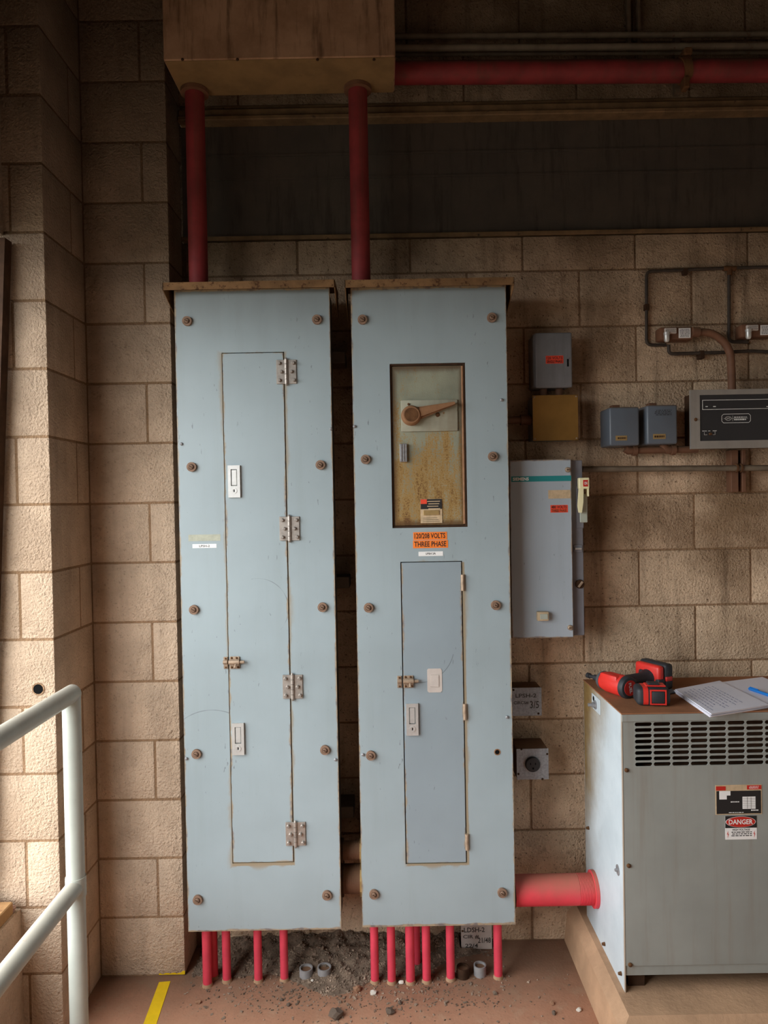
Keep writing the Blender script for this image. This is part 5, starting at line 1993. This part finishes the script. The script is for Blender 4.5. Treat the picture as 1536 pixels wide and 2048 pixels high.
# ================================================================== floor dressing
a = [PZ(px, py, 0) for (px, py) in ((318, 1965), (341, 1963), (318, 2060), (283, 2060))]
a[2] = PZ(313, 2048, 0)
a[3] = PZ(287, 2048, 0)
a[2] += (a[2] - a[1]) * 0.6
a[3] += (a[3] - a[0]) * 0.6
b = B()
slab(b, a[::-1], 0.0003, 0.0016)
o = b.build('floor_tape', 'yellow')
tag(o, 'yellow tape strip stuck to the floor beside the pier', 'tape')
b = B()
rnd = random.Random(2)
pa, pb = P(318, 1950, YP).x, X_PIER1
top_ = [(pa + (pb - pa) * k / 16, 0.006 + 0.009 * rnd.random() * (0.3 + k / 16)) for k in range(17)]
b.prism([(pa, 0.0045), (pb, 0.0045)] + top_[::-1], 'y', YP - 0.0018, YP - 0.0013)
b.build('paint_smear', 'yellow', wall_left)

stubs = ((612.5, 1955, 27, 'open grey pipe stub in the floor dirt, nearest the slim conduits under the long-door panel', 'pvc'), (649, 1953, 28, 'open grey pipe stub in the floor dirt, midway between the two panels', 'pvc'),
         (926, 1953, 25, 'dark rusty pipe stub on the floor under the marked wall box', 'rust_shade'), (960, 1949, 25, 'open grey pipe stub on the floor beside the last slim conduit', 'pvc'))
for (px, py, w, lab, mm) in stubs:
    c = PZ(px, py, 0)
    r = w * (c.y - CAM.y) / F / 2
    t = thing('pipe_stub', (c.x, c.y, 0), lab, 'pipe stub', 'pipe stubs in the floor')
    b = B()
    b.ring((c.x, c.y, 0.0), (0, 0, 1), r * 0.82, r, 0.034, 24)
    b.build('collar', mm, t)
    b = B()
    b.tube([(c.x, c.y, 0.001), (c.x, c.y, 0.026)], r * 0.81, 20)
    b.build('dirt_fill', 'brownpipe', t)

# soil heap along the wall, with chips
XS0, XS1 = X_PIER1 + 0.02, P(1000, 1900, 0).x


def heap(x, y):
    u = (x - XS0) / (XS1 - XS0)
    if u < 0 or u > 1 or y > 0 or (LBX0 - 0.004 < x < LBX1 + 0.004 and y > -0.056):
        return 0.0
    reach = 0.17 + 0.10 * math.exp(-((u - 0.47) / 0.13) ** 2) + 0.03 * mnoise.noise(Vector((x * 6, 0, 0)))
    if u > 0.7:
        reach *= 1 - 0.75 * (u - 0.7) / 0.3
    d_ = -y / reach
    if d_ > 1:
        return 0.0
    h_ = (0.034 + 0.012 * math.exp(-((u - 0.47) / 0.2) ** 2)) * (1 - d_) ** 0.8 * min(1, u * 14, (1 - u) * 10)
    return max(0.0, h_ * (1 + 0.55 * mnoise.noise(Vector((x * 28, y * 28, 3)))))


b = B()
nx, ny = 150, 46
grid = []
for i in range(nx + 1):
    col_ = []
    for j in range(ny + 1):
        x, y = XS0 + (XS1 - XS0) * i / nx, -0.0015 - 0.30 * j / ny
        h_ = heap(x, y)
        col_.append(b.bm.verts.new((x, y, h_ if h_ > 0.0008 else -0.002)))
    grid.append(col_)
for i in range(nx):
    for j in range(ny):
        b.bm.faces.new((grid[i][j], grid[i][j + 1], grid[i + 1][j + 1], grid[i + 1][j]))
rnd = random.Random(11)
b.mi = 1
cnt = 0
while cnt < 5200:
    if rnd.random() < 0.90:
        x, y = rnd.uniform(XS0, XS1), -rnd.random() ** 1.1 * 0.34
        if heap(x, y) <= 0 and rnd.random() < 0.86:
            continue
    else:
        x, y = rnd.gauss(-0.12, 0.28), -0.18 - abs(rnd.gauss(0, 0.16))
        if y < -0.75 or x > PX0 - 0.01 or x < -0.62:
            continue
    if LBX0 - 0.006 < x < LBX1 + 0.006 and y > -0.06:
        continue
    s_ = rnd.uniform(0.001, 0.0042) * (1.8 if rnd.random() < 0.05 else 1)
    z = max(heap(x, y), 0) + s_ * 0.2
    mtx = Matrix.Translation((x, y, z)) @ Matrix.Rotation(rnd.uniform(0, 6.28), 4, 'Z') @ Matrix.Rotation(rnd.uniform(-0.6, 0.6), 4, 'X')
    h = (s_ * rnd.uniform(0.6, 1.6), s_ * rnd.uniform(0.5, 1.0), s_ * rnd.uniform(0.2, 0.6))
    vs_ = [b.bm.verts.new(mtx @ Vector((sx * h[0] * rnd.uniform(0.5, 1), sy * h[1] * rnd.uniform(0.5, 1), sz * h[2]))) for sx in (-1, 1) for sy in (-1, 1) for sz in (-1, 1)]
    for f_ in ((0, 1, 3, 2), (4, 6, 7, 5), (0, 4, 5, 1), (2, 3, 7, 6), (0, 2, 6, 4), (1, 5, 7, 3)):
        b.bm.faces.new([vs_[i] for i in f_]).material_index = 1
    cnt += 1
o = b.build('soil_heap', ['soil', 'chips'], angle=28)
tag(o, 'dark soil and flakes heaped along the wall under the panels', 'soil', kind='stuff')

M['stone_w'] = m_plain('pale_pebble', lin(205, 198, 186), 0.8)
M['stone_t'] = m_plain('tan_pebble', lin(150, 112, 86), 0.85)
M['stone_d'] = m_plain('dark_pebble', lin(98, 84, 72), 0.9)
stones = ((397, 2006, 11, 'stone_t', 'small tan pebble between the yellow tape and the slim conduits'), (672, 2033, 28, 'stone_d', 'largest dark crumbly clod on the open floor'),
          (625, 1967, 8, 'stone_w', 'bright white pebble beside the open pipe stubs'), (714, 1981, 17, 'stone_t', 'flat tan flake at the edge of the soil heap'),
          (747, 1988, 15, 'stone_w', 'pale grey lump in front of the first conduit under the rusted-door panel'), (577, 2011, 9, 'stone_d', 'small dark pebble alone on the floor before the fourth slim conduit'),
          (803, 1967, 11, 'stone_w', 'white lump lodged between two slim conduits'), (1158, 2021, 10, 'stone_w', 'white chip near the concrete pad'),
          (1104, 2008, 10, 'stone_t', 'pale brown crumb on the floor short of the concrete pad'), (1108, 2028, 11, 'stone_d', 'dark crumb on the floor short of the concrete pad'),
          (780, 2026, 20, 'stone_d', 'jagged dark flake cluster before the rusted-door panel'), (563, 2001, 8, 'stone_d', 'tiny dark chip before the slim conduits'),
          (800, 2007, 9, 'stone_d', 'small dark clod before the second and third right conduits'))
for (px, py, w, mm, lab) in stones:
    c = PZ(px, py, 0)
    r = w * (c.y - CAM.y) / F / 2
    b = B()
    rubble(b, (c.x, c.y, heap(c.x, c.y)), r, rnd, 0.75)
    o = b.build('stone', mm, angle=25)
    tag(o, lab, 'stone', 'loose stones on the floor')
